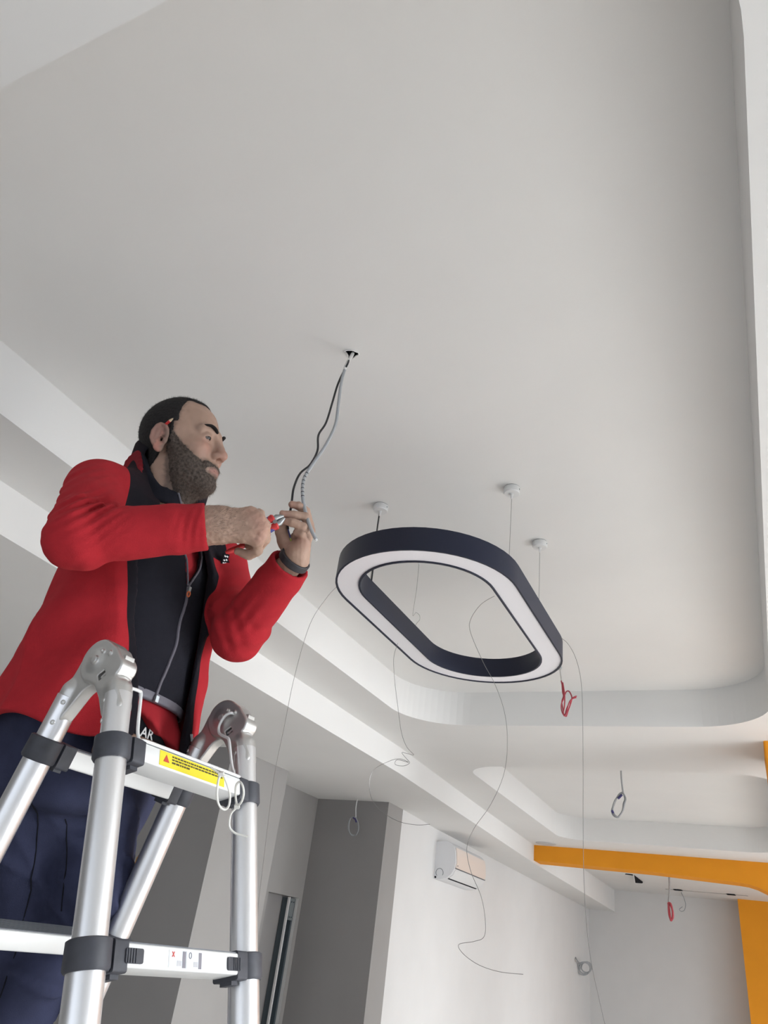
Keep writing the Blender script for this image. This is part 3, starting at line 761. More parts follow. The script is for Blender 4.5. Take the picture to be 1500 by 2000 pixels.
for wu0, wu1, glyph in ((330, 363, 'X'), (364, 394, 'O')):
    a0, a1 = w_for_u(wu0, s2_, .026), w_for_u(wu1, s2_, .026)
    decal('pictogram_sticker', near2, s2_, a0, a1, -.72, .78, M['sticker'])
    wdt = a1 - a0
    decal('print_block', near2, s2_, a1 - wdt * .21, a1 - wdt * .02, -.66, .75, M['print_grey'], .0008)
    decal('print_block', near2, s2_, a0 + wdt * .48, a1 - wdt * .26, .15, .6, mat('pale_print', (.5, .5, .52), .5), .0008)
    fnl = frame_pt('near', 0, 0, 1) - frame_pt('near', 0, 0, 0); cg = frame_pt('near', a0 + wdt * .24, s2_ - .0055, .0264)
    m = MB()
    if glyph == 'X':
        for sg in (-1, 1): m.obox(cg, nrm(LU + sg * 1.4 * dn), np.cross(fnl, nrm(LU + sg * 1.4 * dn)), fnl, .0042, .0008, .0002)
        gm = M['print_red']
    else:
        m.tube([cg + LU * .0027 * math.cos(a) + dn * .0040 * math.sin(a) for a in np.linspace(0, 2 * math.pi, 21)[:-1]], .0006, 6, closed=True); gm = M['print_grey']
    o = m.build('printed_' + ('cross' if glyph == 'X' else 'circle'), gm); o.parent = near2

# cable ties left on the top rung
def tie(label, loop, tail, head, dep):
    o = empty('cable_tie', at(*head, dep), label, 'cable tie', 'white cable ties on the top ladder rung')
    m = MB(); m.tube(spline([at(u, v, dd) for u, v, dd in loop], 6), .0020, 8); adopt(m.build('loop', M['tie'], smooth=True), o)
    m = MB(); m.tube(spline([at(u, v, dd) for u, v, dd in tail], 6), .0018, 8); adopt(m.build('tail', M['tie'], smooth=True), o)
    m = MB(); m.obox(at(*head, dep), RC[0], RC[1], RC[2], .0045, .0036, .0036, bev=.001); adopt(m.build('head', M['tie'], smooth=True), o)
tie('white nylon cable tie looped round the rung, its short tail sticking up', [(432, 1513, 1.250), (427, 1522, 1.245), (424, 1545, 1.243), (425, 1564, 1.248), (431, 1577, 1.256), (440, 1581, 1.262), (447, 1573, 1.264), (449, 1555, 1.262), (445, 1535, 1.252), (437, 1515, 1.250)], [(432, 1513, 1.250), (422, 1506, 1.252), (412, 1499, 1.254)], (432, 1512), 1.250)
tie('white nylon cable tie beside the stile, its long tail curling down', [(463, 1575, 1.285), (460, 1555, 1.278), (461, 1535, 1.275), (468, 1527, 1.278), (474, 1535, 1.272), (476, 1550, 1.270), (472, 1565, 1.275), (464, 1575, 1.285)], [(463, 1577, 1.285), (452, 1588, 1.282), (448, 1603, 1.280), (449, 1617, 1.279), (459, 1627, 1.278), (472, 1631, 1.278), (484, 1634, 1.278)], (463, 1575), 1.285)

# ------------------------------------------------------------------ the electrician
def fleece_mat(name, col, strength=.35, sh=.25):
    return mat(name, col, 0.95, spec=0.12, noise=0.06, nscale=45, bump=strength, bscale=700, sheen=sh, detail=5)
M['fleece_red'] = fleece_mat('red_fleece', (0.405, 0.023, 0.031))
M['fleece_black'] = fleece_mat('black_fleece', (0.012, 0.012, 0.016), .3, .05)
M['fleece_charcoal'] = fleece_mat('charcoal_fleece', (0.017, 0.017, 0.023), .3, .06)
M['zip_grey'] = mat('grey_zip_tape', (0.13, 0.125, 0.15), 0.5)
M['shirt_red'] = mat('red_jersey', (0.38, 0.022, 0.030), 0.85, spec=0.2, bump=.1, bscale=500)
M['trouser'] = mat('navy_work_cloth', (0.033, 0.037, 0.073), 0.9, spec=0.2, noise=0.22, nscale=14, bump=.18, bscale=500, detail=6)
M['leather'] = mat('worn_brown_leather', (0.16, 0.095, 0.065), 0.6, noise=0.25, nscale=60)
M['beard'] = mat('brown_beard', (0.100, 0.078, 0.065), 0.75, spec=.25, noise=0.5, nscale=160, bump=.6, bscale=900)
M['hair'] = mat('dark_cropped_hair', (0.016, 0.014, 0.014), 0.7, spec=.3, noise=0.4, nscale=220, bump=.6, bscale=1200)
M['brow'] = mat('black_eyebrow', (0.010, 0.008, 0.008), 0.7, spec=.2)
M['eye'] = mat('eye_white', (0.13, 0.105, 0.095), 0.2)
M['iris'] = mat('dark_iris', (0.012, 0.009, 0.008), 0.15)
M['lip'] = mat('lip', (0.40, 0.19, 0.16), 0.55)
M['band'] = mat('black_rubber_band', (0.028, 0.028, 0.034), 0.5)

def skin_mat():
    m = mat('skin', (0.40, 0.262, 0.196), 0.55, spec=.35, noise=.10, nscale=22, bump=.10, bscale=420, sss=.08)
    return m
M['skin'] = skin_mat()

def set_attr(o, name, values):
    at_ = o.data.attributes.new(name, 'FLOAT', 'POINT'); at_.data.foreach_set('value', np.asarray(values, np.float32))
def two_tone(m, attr, color_b, soft=.0003, keep=1.0):
    """second colour of the cloth or skin itself where the signed attribute is positive"""
    nt = m.node_tree; b = nt.nodes['Principled BSDF']
    a = nt.nodes.new('ShaderNodeAttribute'); a.attribute_name = attr
    r = nt.nodes.new('ShaderNodeMapRange'); r.inputs[1].default_value = -soft; r.inputs[2].default_value = soft; r.inputs[4].default_value = keep
    nt.links.new(a.outputs['Fac'], r.inputs[0])
    mx = nt.nodes.new('ShaderNodeMix'); mx.data_type = 'RGBA'; nt.links.new(r.outputs[0], mx.inputs[0])
    ln = b.inputs['Base Color'].links
    if ln: nt.links.new(ln[0].from_socket, mx.inputs[6])
    else: mx.inputs[6].default_value = b.inputs['Base Color'].default_value
    mx.inputs[7].default_value = (*color_b, 1); nt.links.new(mx.outputs[2], b.inputs['Base Color'])
    if b.inputs['Sheen Weight'].default_value > 0: b.inputs['Sheen Tint'].default_value = (.35, .12, .12, 1); b.inputs['Sheen Weight'].default_value = .12
two_tone(M['fleece_red'], 'black_panel', (0.013, 0.013, 0.017))
two_tone(M['skin'], 'blush', (0.47, 0.215, 0.170), .5)
two_tone(M['skin'], 'lips', (0.36, 0.185, 0.150), .0012)
two_tone(M['skin'], 'stubble', (0.16, 0.115, 0.092), .5, .75)

TH = math.radians(-4)
BF = V(math.cos(TH), math.sin(TH), 0); BL = V(-math.sin(TH), math.cos(TH), 0)
BC = V(-1.22, 1.14, 0.80 + ZC)
BM = np.stack([BF, BL, UP], 1)                      # columns: forward, left, up of the torso
def bw(x, y, z): return BC + BM @ V(x, y, z)
def bl(P): return (P - BC) @ BM

RS, RE, RW_ = at(190, 957, 1.635), at(150, 1050, 1.385), at(400, 1029, 1.43)
LS = bw(.03, .175, -.02); LE = at(466, 1236, 1.64); LW = at(577, 1088, 1.56)
HO = V(-1.187, 1.072, 0.983 + ZC)
HR = np.array([[0.972, -0.233, 0.042], [0.237, 0.949, -0.208], [0.009, 0.212, 0.977]])
def hw(x, y, z): return HO + HR @ V(x, y, z)
def hl_(P): return (P - HO) @ HR

# ---- head (head space: x forward, y left, z up, origin between the ears)
EAR_TILT = math.radians(14)
def head_core(q):
    d = sd_ell(q, (-.012, 0, .046), (.100, .0765, .090))
    d = smin(d, sd_ell(q, (.034, 0, -.029), (.060, .061, .080)), .035)
    d = smin(d, sd_ell(q, (.038, 0, -.073), (.050, .054, .034)), .030)
    d = smin(d, sd_ell(q, (.076, 0, -.090), (.018, .024, .018)), .022)
    qa = q.copy(); qa[:, 1] = np.abs(qa[:, 1])
    d = smin(d, sd_ell(qa, (.066, .043, -.014), (.024, .020, .020)), .022)            # cheek bone
    d = smin(d, sd_capsule(qa, (.086, .010, .036), (.074, .046, .036), .011, .010), .016)   # brow ridge
    d = smax(d, -sd_ell(qa, (.103, .033, .017), (.020, .019, .0125)), .012)            # socket
    d = smin(d, sd_capsule(q, (.093, 0, .030), (.1125, 0, -.014), .0075, .0105), .014)     # nose bridge
    d = smin(d, sd_ell(q, (.1135, 0, -.019), (.012, .0115, .0105)), .008)
    d = smin(d, sd_ell(qa, (.1015, .0125, -.023), (.0125, .0075, .0085)), .006)
    d = smax(d, -sd_ell(qa, (.1070, .0074, -.0315), (.0078, .0042, .0058)), .003)      # nostrils
    d = smin(d, sd_ell(q, (.088, 0, -.052), (.015, .030, .018)), .014)                 # muzzle
    d = smin(d, sd_ell(qa, (.0795, .0325, .0195), (.0145, .0155, .0130)), .004)        # lid bulge
    return d, qa
def head_fn(P):
    q = hl_(P); d, qa = head_core(q)
    # lid opening, narrow because he looks down at his hands
    lid = sd_ell(qa, (.094, .0335, .0148), (.022, .0128, .0032)); d = smax(d, -lid, .001); d = smax(d, -sd_ell(qa, (.0935, .0330, .0262), (.004, .0135, .0010)), .0015)
    d = smax(d, -sd_ell(q, (.106, 0, -.0605), (.012, .021, .0016)), .002)              # mouth line
    d = smin(d, sd_ell(q, (.0965, 0, -.0555), (.0085, .0215, .0048)), .004)
    d = smin(d, sd_ell(q, (.0955, 0, -.0665), (.0095, .0195, .0060)), .004)
    # ears: rim, bowl, lobe, tragus
    e = qa - V(-.012, .0765, .000)
    c, s = math.cos(EAR_TILT), math.sin(EAR_TILT)
    ex = e[:, 0] * c - e[:, 2] * s; ez = e[:, 0] * s + e[:, 2] * c; ey = e[:, 1] - .0075 - (-ex) * .38
    E = np.stack([ex, ey, ez], 1)
    ear = sd_ell(E, (0, 0, 0), (.0185, .0052, .0315))
    ear = smin(ear, sd_ell(E, (.006, -.001, -.027), (.010, .0050, .011)), .006)
    rim = [(.010, .001, .020), (.004, .003, .0285), (-.006, .0035, .0295), (-.0145, .003, .021), (-.0175, .003, .006), (-.0155, .003, -.010), (-.008, .002, -.022)]
    rd = 1.
    for a, b in zip(rim[:-1], rim[1:]): rd = np.minimum(rd, sd_capsule(E, a, b, .0038))
    ear = smax(ear, -sd_ell(E, (.001, .0075, .000), (.0135, .0070, .0225)), .003)
    ear = smin(ear, rd, .0025)
    ear = smin(ear, sd_capsule(E, (-.0075, .001, .015), (-.0085, .001, -.010), .0030), .004)
    ear = smin(ear, sd_ell(E, (.0135, .002, -.006), (.005, .0045, .007)), .004)
    ear = smax(ear, -sd_ell(E, (.004, .004, -.004), (.0065, .008, .010)), .003)
    d = smin(d, ear, .004)
    # neck
    d = smin(d, sd_capsule(P, bw(-.015, -.035, .00), hw(-.022, 0, -.060), .064, .056), .020)
    d = smin(d, sd_capsule(P, bw(.018, -.037, .0), hw(.026, 0, -.085), .036, .030), .025)
    d = smin(d, sd_capsule(P, bw(-.03, -.13, .00), bw(-.02, -.04, .07), .045, .05), .03)
    d = smin(d, sd_capsule(P, bw(-.01, .11, .00), bw(-.02, -.03, .07), .045, .05), .03)
    d = np.maximum(d, (bl(P)[:, 2] * -1) - .03)
    d = d + .0006 * vnoise(P, 160, 3)
    return d

def beard_mask(q):
    ay = np.abs(q[:, 1])
    # cheek line falls from the sideburn to the corner of the mouth, then runs over the lip
    top = np.interp(q[:, 0], [-.01, .008, .020, .040, .060, .074, .082, .094, .12], [.030, .028, .010, -.012, -.028, -.040, -.044, -.0425, -.046])
    m = q[:, 2] - top
    m = np.maximum(m, -.004 + .10 * np.clip(-.03 - q[:, 2], 0, .2) * 1.0 - q[:, 0] * 1.0 - .0)       # in front of the ear and jaw angle
    m = np.maximum(m, -.150 - q[:, 2])
    lips = sd_ell(q, (.094, 0, -.0615), (.026, .0300, .0088))
    soul = sd_ell(np.stack([q[:, 0], ay, q[:, 2]], 1), (.092, .017, -.0775), (.018, .010, .0050))
    return np.maximum(m, -lips)
def hair_mask(q):
    """<0 inside the hair area, metres roughly"""
    ay = np.abs(q[:, 1])
    front = .020 + .050 * sstep(.040 - ay, 0, .02) * sstep(q[:, 2], .10, .125)
    side = np.where(q[:, 2] < .045, .012 - (.045 - q[:, 2]) * .05, front)
    low = np.interp(q[:, 0], [-.12, -.060, -.036, -.022, -.004], [-.100, -.085, -.055, -.020, .026])
    sb = np.where((q[:, 0] > -.002) & (q[:, 0] < .022), -.010, low)
    return np.maximum(q[:, 0] - side, sb - q[:, 2])
# ---- hands: chains of (u, v, depth) joints in front of the camera
def chain(P, pts, rs, k=.004):
    d = None
    W_ = [at(*p) for p in pts]
    for a, b, ra, rb in zip(W_[:-1], W_[1:], rs[:-1], rs[1:]):
        e = sd_capsule(P, a, b, ra, rb); d = e if d is None else smin(d, e, k)
    return d
R_MCP = [(488, 1004, 1.435), (503, 1013, 1.420), (511, 1031, 1.413), (505, 1053, 1.415)]
def right_hand_fn(P):
    wr = (418, 1026, 1.43)
    d = sd_capsule(P, RE * .35 + RW_ * .65, at(*wr), .040, .031)
    d = smin(d, chain(P, [(395, 1012, 1.43), (432, 1012, 1.43)], [.024, .023]), .02)
    d = smin(d, chain(P, [(395, 1042, 1.43), (432, 1040, 1.43)], [.023, .021]), .02)
    for (u, v, z), r in zip(R_MCP, (.0150, .0150, .0145, .0135)):
        d = smin(d, chain(P, [(wr[0] + 10, wr[1] + (v - 1026) * .35, 1.435), (u, v, z + .008)], [.020, r]), .016)
    d = smin(d, chain(P, [(470, 1030, 1.455), (495, 1045, 1.455)], [.024, .020]), .014)         # heel of the fist
    # fingers close away from the camera, round the handles
    F = [[(488, 1004, 1.445), (506, 1004, 1.474), (511, 1022, 1.496), (496, 1034, 1.505)],
         [(503, 1013, 1.430), (519, 1026, 1.455), (518, 1046, 1.482), (498, 1054, 1.492)],
         [(511, 1031, 1.423), (519, 1053, 1.445), (507, 1068, 1.470), (486, 1066, 1.480)],
         [(503, 1055, 1.425), (504, 1076, 1.438), (486, 1084, 1.452), (464, 1077, 1.460)]]
    fd = None
    for f, r in zip(F, (.0098, .0100, .0098, .0090)):
        e = chain(P, f, [r * 1.10, r * 1.04, r, r * .90], .003); fd = e if fd is None else smin(fd, e, .0016)
    d = smin(d, fd, .011)
    # thumb along the far side, over the handles
    d = smin(d, chain(P, [(440, 1012, 1.46), (470, 1008, 1.485), (495, 1012, 1.505), (514, 1016, 1.512)], [.016, .0135, .0112, .0095], .004), .008)
    d = d + .0011 * vnoise(P * V(1, 1, 1), 130, 5) + .0006 * vnoise(P, 330, 8)
    return d
def left_hand_fn(P):
    wr = (577, 1088, 1.56)
    d = sd_capsule(P, LE * .4 + LW * .6, at(*wr), .034, .0255)
    d = smin(d, chain(P, [(584, 1096, 1.555), (588, 1076, 1.56)], [.021, .019]), .012)
    mc = [(604, 1026, 1.612), (605, 1036, 1.590), (602, 1046, 1.570), (597, 1058, 1.555)]
    for (u, v, z), r in zip(mc, (.0125, .0125, .0120, .0115)):
        d = smin(d, chain(P, [(580, 1082, 1.562 + (z - 1.58) * .4), (u - 2, v, z)], [.018, r]), .012)
    d = smin(d, chain(P, [(566, 1074, 1.572), (557, 1056, 1.580)], [.0190, .0165]), .012)        # ball of the thumb
    F = [[(604, 1026, 1.612), (598, 999, 1.606), (584, 988, 1.598), (570, 985, 1.594)],
         [(605, 1036, 1.590), (597, 1010, 1.578), (575, 1006, 1.568), (553, 1004, 1.564)],
         [(602, 1046, 1.570), (592, 1030, 1.556), (572, 1021, 1.550), (553, 1018, 1.550)],
         [(597, 1058, 1.555), (590, 1044, 1.548), (580, 1040, 1.556), (575, 1046, 1.570)]]
    for f, r in zip(F, (.0088, .0092, .0090, .0082)):
        d = smin(d, chain(P, f, [r * 1.25, r * 1.03, r * .98, r * .86], .003), .0035)
    d = smin(d, chain(P, [(557, 1058, 1.580), (549, 1040, 1.580), (553, 1022, 1.576), (557, 1010, 1.574)], [.0155, .0125, .0105, .0088], .004), .006)
    d = d + .0009 * vnoise(P, 140, 11) + .0005 * vnoise(P, 330, 2)
    return d

def around(pts, pad):
    A = np.array(pts); return A.min(0) - pad, A.max(0) + pad
def bounds_uv(pts, pad): return around([at(*p) for p in pts], pad)

BODY_V, BODY_Q, BODY_N = [], [], 0
def add_body(v, q):
    global BODY_N
    BODY_V.append(v); BODY_Q.append(q + BODY_N); BODY_N += len(v)
add_body(*polygonise(head_fn, HO + V(-.15, -.16, -.26), HO + V(.15, .16, .17), .0020, 2.0))
lo, hi = bounds_uv([(395, 1000, 1.43), (525, 1090, 1.52), (395, 1070, 1.40), (525, 1000, 1.40), (525, 1090, 1.40)], .035); add_body(*polygonise(right_hand_fn, lo, hi, .0017, 2.0))
lo, hi = bounds_uv([(545, 975, 1.60), (612, 1110, 1.54), (560, 1120, 1.60), (600, 980, 1.62)], .030); add_body(*polygonise(left_hand_fn, lo, hi, .0016, 2.0))
# the rest of the body, hidden under the clothes
def hidden_fn(P):
    q = bl(P)
    d = sd_ell(q, (-.02, 0, -.16), (.072, .13, .21))
    d = smin(d, sd_ell(q, (-.05, 0, -.48), (.105, .15, .16)), .05)
    d = smin(d, sd_capsule(P, RS, RE, .048, .042), .03); d = smin(d, sd_capsule(P, RE, RW_, .042, .032), .02)
    d = smin(d, sd_capsule(P, LS, LE, .045, .040), .03); d = smin(d, sd_capsule(P, LE, LW, .040, .026), .02)
    d = smin(d, sd_capsule(P, bw(-.01, -.03, -.05), bw(-.01, -.035, .05), .06, .05), .04)
    for hip, knee, ank in LEGS: 
        d = smin(d, sd_capsule(P, hip, knee, .068, .050), .03); d = smin(d, sd_capsule(P, knee, ank, .050, .036), .02)
    return d
K_L = at(176, 1738, 1.445); K_R = at(38, 1862, 1.425)
LEGS = [(bw(-.06, .085, -.50), K_L, V(-1.335, 1.165, ZC - .335)), (bw(-.06, -.085, -.50), K_R, V(-1.395, 1.06, ZC - .60))]
lo = np.minimum(np.min([RE, LE, K_R, LEGS[1][2]], 0), BC) - .12; hi = np.maximum(np.max([LW, RW_, LE], 0), BC + V(0, .2, .06)) + .08
add_body(*polygonise(hidden_fn, lo, hi, .013, 1.8))
bv = np.concatenate(BODY_V); bq = np.concatenate(BODY_Q)
fc = bv[bq].mean(1); hq = hl_(fc)
PERSON = fast_mesh('person', bv, bq, M['skin'])
hv = hl_(bv); on_head = np.linalg.norm(bv - HO, axis=1) < .17
ay_ = np.abs(hv[:, 1])
lipv = np.minimum(.0235 - ay_, np.minimum(-.0515 - hv[:, 2], hv[:, 2] + .0720 - ay_ * .22)); lipv = np.minimum(lipv, hv[:, 0] - .080)
set_attr(PERSON, 'lips', np.where(on_head, lipv, -1))
ear_ = sstep(ay_, .076, .086) * (hv[:, 0] < .03); nose_ = np.exp(-(length(hv - V(.116, 0, -.02)) / .017) ** 2); chk = np.exp(-(length(np.stack([hv[:, 0], ay_, hv[:, 2]], 1) - V(.082, .040, -.010)) / .020) ** 2) * .6
kn = sum(np.exp(-(length(bv - at(*p)) / .016) ** 2) for p in [(490, 1004, 1.43), (505, 1013, 1.415), (514, 1031, 1.41), (508, 1053, 1.41), (553, 1004, 1.56), (553, 1018, 1.55), (570, 985, 1.59), (570, 1065, 1.56), (590, 1060, 1.55)])
set_attr(PERSON, 'blush', np.clip(np.where(on_head, ear_ * .9 + nose_ * .6 + chk, kn * .3), 0, 1) - .5)
set_attr(PERSON, 'stubble', -.5 + np.where(on_head, np.maximum(sstep(-(beard_mask(hv) + .004 * vnoise(hv, 200, 6)), -.009, .004), .8 * sstep(-(hair_mask(hv) + .003 * vnoise(hv, 260, 7)), -.010, .003)), 0))
tag(PERSON, 'bearded worker in a red fleece and navy trousers, wiring a cable from the ladder', 'person')

def part(name, fn, lo, hi, h, mats, pick=None, lip=2.0, parent=None):
    v, q = polygonise(fn, lo, hi, h, lip)
    mi = None
    if pick is not None: mi = pick(v[q].mean(1))
    o = fast_mesh(name, v, q, mats, parent=parent or PERSON, midx=mi); return o, v, q

# ---- hair, beard, brows, eyes
def hair_fn(P):
    q = hl_(P); d, _ = head_core(q)
    neckd = sd_capsule(P, bw(-.015, -.035, .00), hw(-.022, 0, -.060), .064, .056); d = smin(d, neckd, .020)
    m = hair_mask(q) + .0030 * vnoise(q, 380, 4) + .0025 * vnoise(q, 1000, 5)
    return smax(d - .0036 - .0006 * vnoise(q, 500, 9), m, .003)
oh, v_h, q_h = part('hair', hair_fn, HO + V(-.14, -.12, -.10), HO + V(.13, .12, .16), .0020, M['hair'])
def beard_fn(P):
    q = hl_(P); d, _ = head_core(q)
    d = smin(d, sd_capsule(P, bw(.018, -.037, .0), hw(.026, 0, -.085), .036, .030), .025)
    m = beard_mask(q) + .0030 * vnoise(q, 330, 14) + .0022 * vnoise(q, 900, 15)
    th = .0010 + .0058 * sstep(-m, .0, .030)
    return smax(d - th - .0012 * vnoise(q, 420, 19), m, .002)
ob, v_b, q_b = part('beard', beard_fn, HO + V(-.10, -.12, -.17), HO + V(.15, .14, .06), .0020, M['beard'])
# short whiskers standing off the beard
def strands(name, v, q, count, ln, r, material, parent, jitter=.7, seed=1, grow=V(0, 0, -1), keep=None):
    g = np.random.default_rng(seed)
    a, b, c = v[q[:, 0]], v[q[:, 1]], v[q[:, 2]]; n = np.cross(b - a, c - a); ar = np.linalg.norm(n, axis=1) + 1e-12; n = n / ar[:, None]
    pr = ar.copy()
    if keep is not None: pr = pr * keep(v[q].mean(1))
    idx = g.choice(len(q), count, p=pr / pr.sum()); w = g.random((count, 2))
    base = a[idx] + (b - a)[idx] * w[:, :1] + (v[q[:, 3]] - a)[idx] * w[:, 1:] * .8
    dr = n[idx] * .75 + grow + g.normal(size=(count, 3)) * jitter; dr /= np.linalg.norm(dr, axis=1)[:, None]
    tip = base + dr * (ln * (.6 + .8 * g.random(count)))[:, None]
    s1 = np.cross(dr, g.normal(size=(count, 3))); s1 /= np.linalg.norm(s1, axis=1)[:, None]; s2 = np.cross(dr, s1)
    base = base - n[idx] * .0008
    vs = np.concatenate([base + s1 * r, base - s1 * .5 * r + s2 * .87 * r, base - s1 * .5 * r - s2 * .87 * r, tip])
    k = np.arange(count); F_ = np.concatenate([np.stack([k, k + count, k + 3 * count], 1), np.stack([k + count, k + 2 * count, k + 3 * count], 1), np.stack([k + 2 * count, k, k + 3 * count], 1)])
    me = bpy.data.meshes.new(name); me.vertices.add(len(vs)); me.vertices.foreach_set('co', vs.astype(np.float32).ravel())
    me.loops.add(F_.size); me.loops.foreach_set('vertex_index', F_.astype(np.int32).ravel())
    me.polygons.add(len(F_)); me.polygons.foreach_set('loop_start', np.arange(len(F_), dtype=np.int32) * 3); me.polygons.foreach_set('loop_total', np.full(len(F_), 3, np.int32))
    me.materials.append(material); me.update(calc_edges=True); me.validate()
    o = bpy.data.objects.new(name, me); COL.objects.link(o); o.parent = parent; o['kind'] = 'stuff'; return o
M['whisker'] = mat('brown_whisker', (0.17, 0.125, 0.098), 0.6, spec=.4)
strands('whiskers', v_b, q_b, 14000, .0070, .00020, M['whisker'], ob, .45, 1, HR @ V(-.25, 0, -.9), keep=lambda c: (((c - V(0, 0, ZC)) @ -RC[2]) > -9).astype(float))
strands('hair_strands', v_h, q_h, 9000, .0052, .00020, M['hair'], oh, .5, 2, HR @ V(.2, 0, .5))
for s in (-1, 1):
    pts = [(.0985, s * .0140, .0370), (.0970, s * .025, .0430), (.0900, s * .038, .0470), (.0740, s * .0535, .0420)]
    m = MB(); m.tube([hw(*p) for p in spline([V(*p) for p in pts], 5)], [.0030, .0036, .0040, .0042, .0043, .0044, .0044, .0043, .0041, .0039, .0036, .0032, .0028, .0023, .0018, .0010], 8)
    m.build('eyebrow', M['brow'], PERSON, smooth=True)
    ec = V(.0806, s * .0330, .0178); g_ = nrm(V(.95, -.05, -.22))
    m = MB()
    prof = [(-.0112 * math.cos(a), .0112 * math.sin(a)) for a in np.linspace(.05, math.pi - .02, 18)]
    m.lathe(hw(*ec), HR @ g_, prof, 24); eye = m.build('eye', M['eye'], PERSON, smooth=True)
    m = MB(); m.lathe(hw(*ec), HR @ g_, [(.0090, .0068), (.0096, .0062), (.0113, .0028), (.0115, .0003)], 20); i_ = m.build('iris', M['iris'], smooth=True); i_.parent = eye

strands('stubble_hairs', bv, bq, 6000, .0042, .00016, M['whisker'], PERSON, .4, 5, HR @ V(-.2, 0, -.8), keep=lambda c: (np.linalg.norm(c - HO, axis=1) < .16) * np.exp(-(np.clip(beard_mask(hl_(c)) + .003, -1, 1) / .0055) ** 2))
strands('arm_hair', bv, bq, 1500, .0075, .00013, M['hair'], PERSON, .25, 3, nrm(RW_ - RE) * 1.6, keep=lambda c: np.exp(-(length(c - at(430, 1010, 1.40)) / .035) ** 2) + .6 * np.exp(-(length(c - at(445, 1040, 1.39)) / .03) ** 2))
# ---- jacket
JZ = [-.56, -.53, -.40, -.25, -.10, .0, .05]
def sect(q, Z, cx, cy, b, a, p=2.3):
    z = q[:, 2]
    X = (q[:, 0] - np.interp(z, Z, cx)) / np.interp(z, Z, b); Y = (q[:, 1] - np.interp(z, Z, cy)) / np.interp(z, Z, a)
    r = (np.abs(X) ** p + np.abs(Y) ** p) ** (1 / p)
    return (r - 1) * np.minimum(np.interp(z, Z, b), np.interp(z, Z, a))
def torso(q, grow):
    d = sect(q, JZ, [-.035, -.032, -.028, -.020, -.012, -.022, -.03], [-.005] * 5 + [-.012, -.02], np.array([.200, .196, .183, .165, .142, .105, .075]) + grow, np.array([.232, .228, .212, .198, .190, .165, .115]) + grow)
    return d
def yR(z): return np.interp(z, [-.53, -.48, -.42, -.34, -.26, -.17, -.05, .03, .07], [-.050, -.060, -.080, -.098, -.120, -.138, -.120, -.085, -.07])
def yL(z): return np.interp(z, [-.53, -.48, -.38, -.27, -.15, -.05, .03, .07], [.104, .098, .094, .086, .072, .062, .040, .02])
def ringfold(P, a, b, freq, ph, twist=1.5, seed=0):
    a = np.asarray(a); b = np.asarray(b); ba = b - a; L2 = ba @ ba; t = ((P - a) @ ba) / L2
    ax = ba / math.sqrt(L2); e1 = nrm(np.cross(ax, V(.3, .2, 1))); e2 = np.cross(ax, e1); w = P - a
    th = np.arctan2(w @ e2, w @ e1)
    return t, np.sin(freq * t + twist * np.sin(th + ph) + 1.2 * vnoise(P, 14, seed)), th
def sleeve(P, S0, E0, W0, rs, seed):
    d1 = sd_capsule(P, S0, E0, rs[0], rs[1]); d2 = sd_capsule(P, E0, W0 + (W0 - E0) * .02, rs[1], rs[2])
    d = smin(d1, d2, .030)
    t1, f1, th1 = ringfold(P, S0, E0, 17, .5, 1.6, seed); t2, f2, th2 = ringfold(P, E0, W0, 19, 2.0, 1.4, seed + 1)
    near1 = sstep(.0, d1 - d2, -.0) if False else 1
    m1 = np.exp(-((t1 - .78) / .30) ** 2) * (d1 < d2 + .03); m2 = np.exp(-((t2 - .10) / .20) ** 2) * .9 + .55 * np.exp(-((t2 - .80) / .13) ** 2)
    d = d - .0042 * f1 * m1 - .0040 * f2 * m2 * (d2 < d1 + .03)
    return d, t2
CUFF_R = nrm(RW_ - RE); CUFF_L = nrm(LW - LE)
LC = LE + (LW - LE) * .90
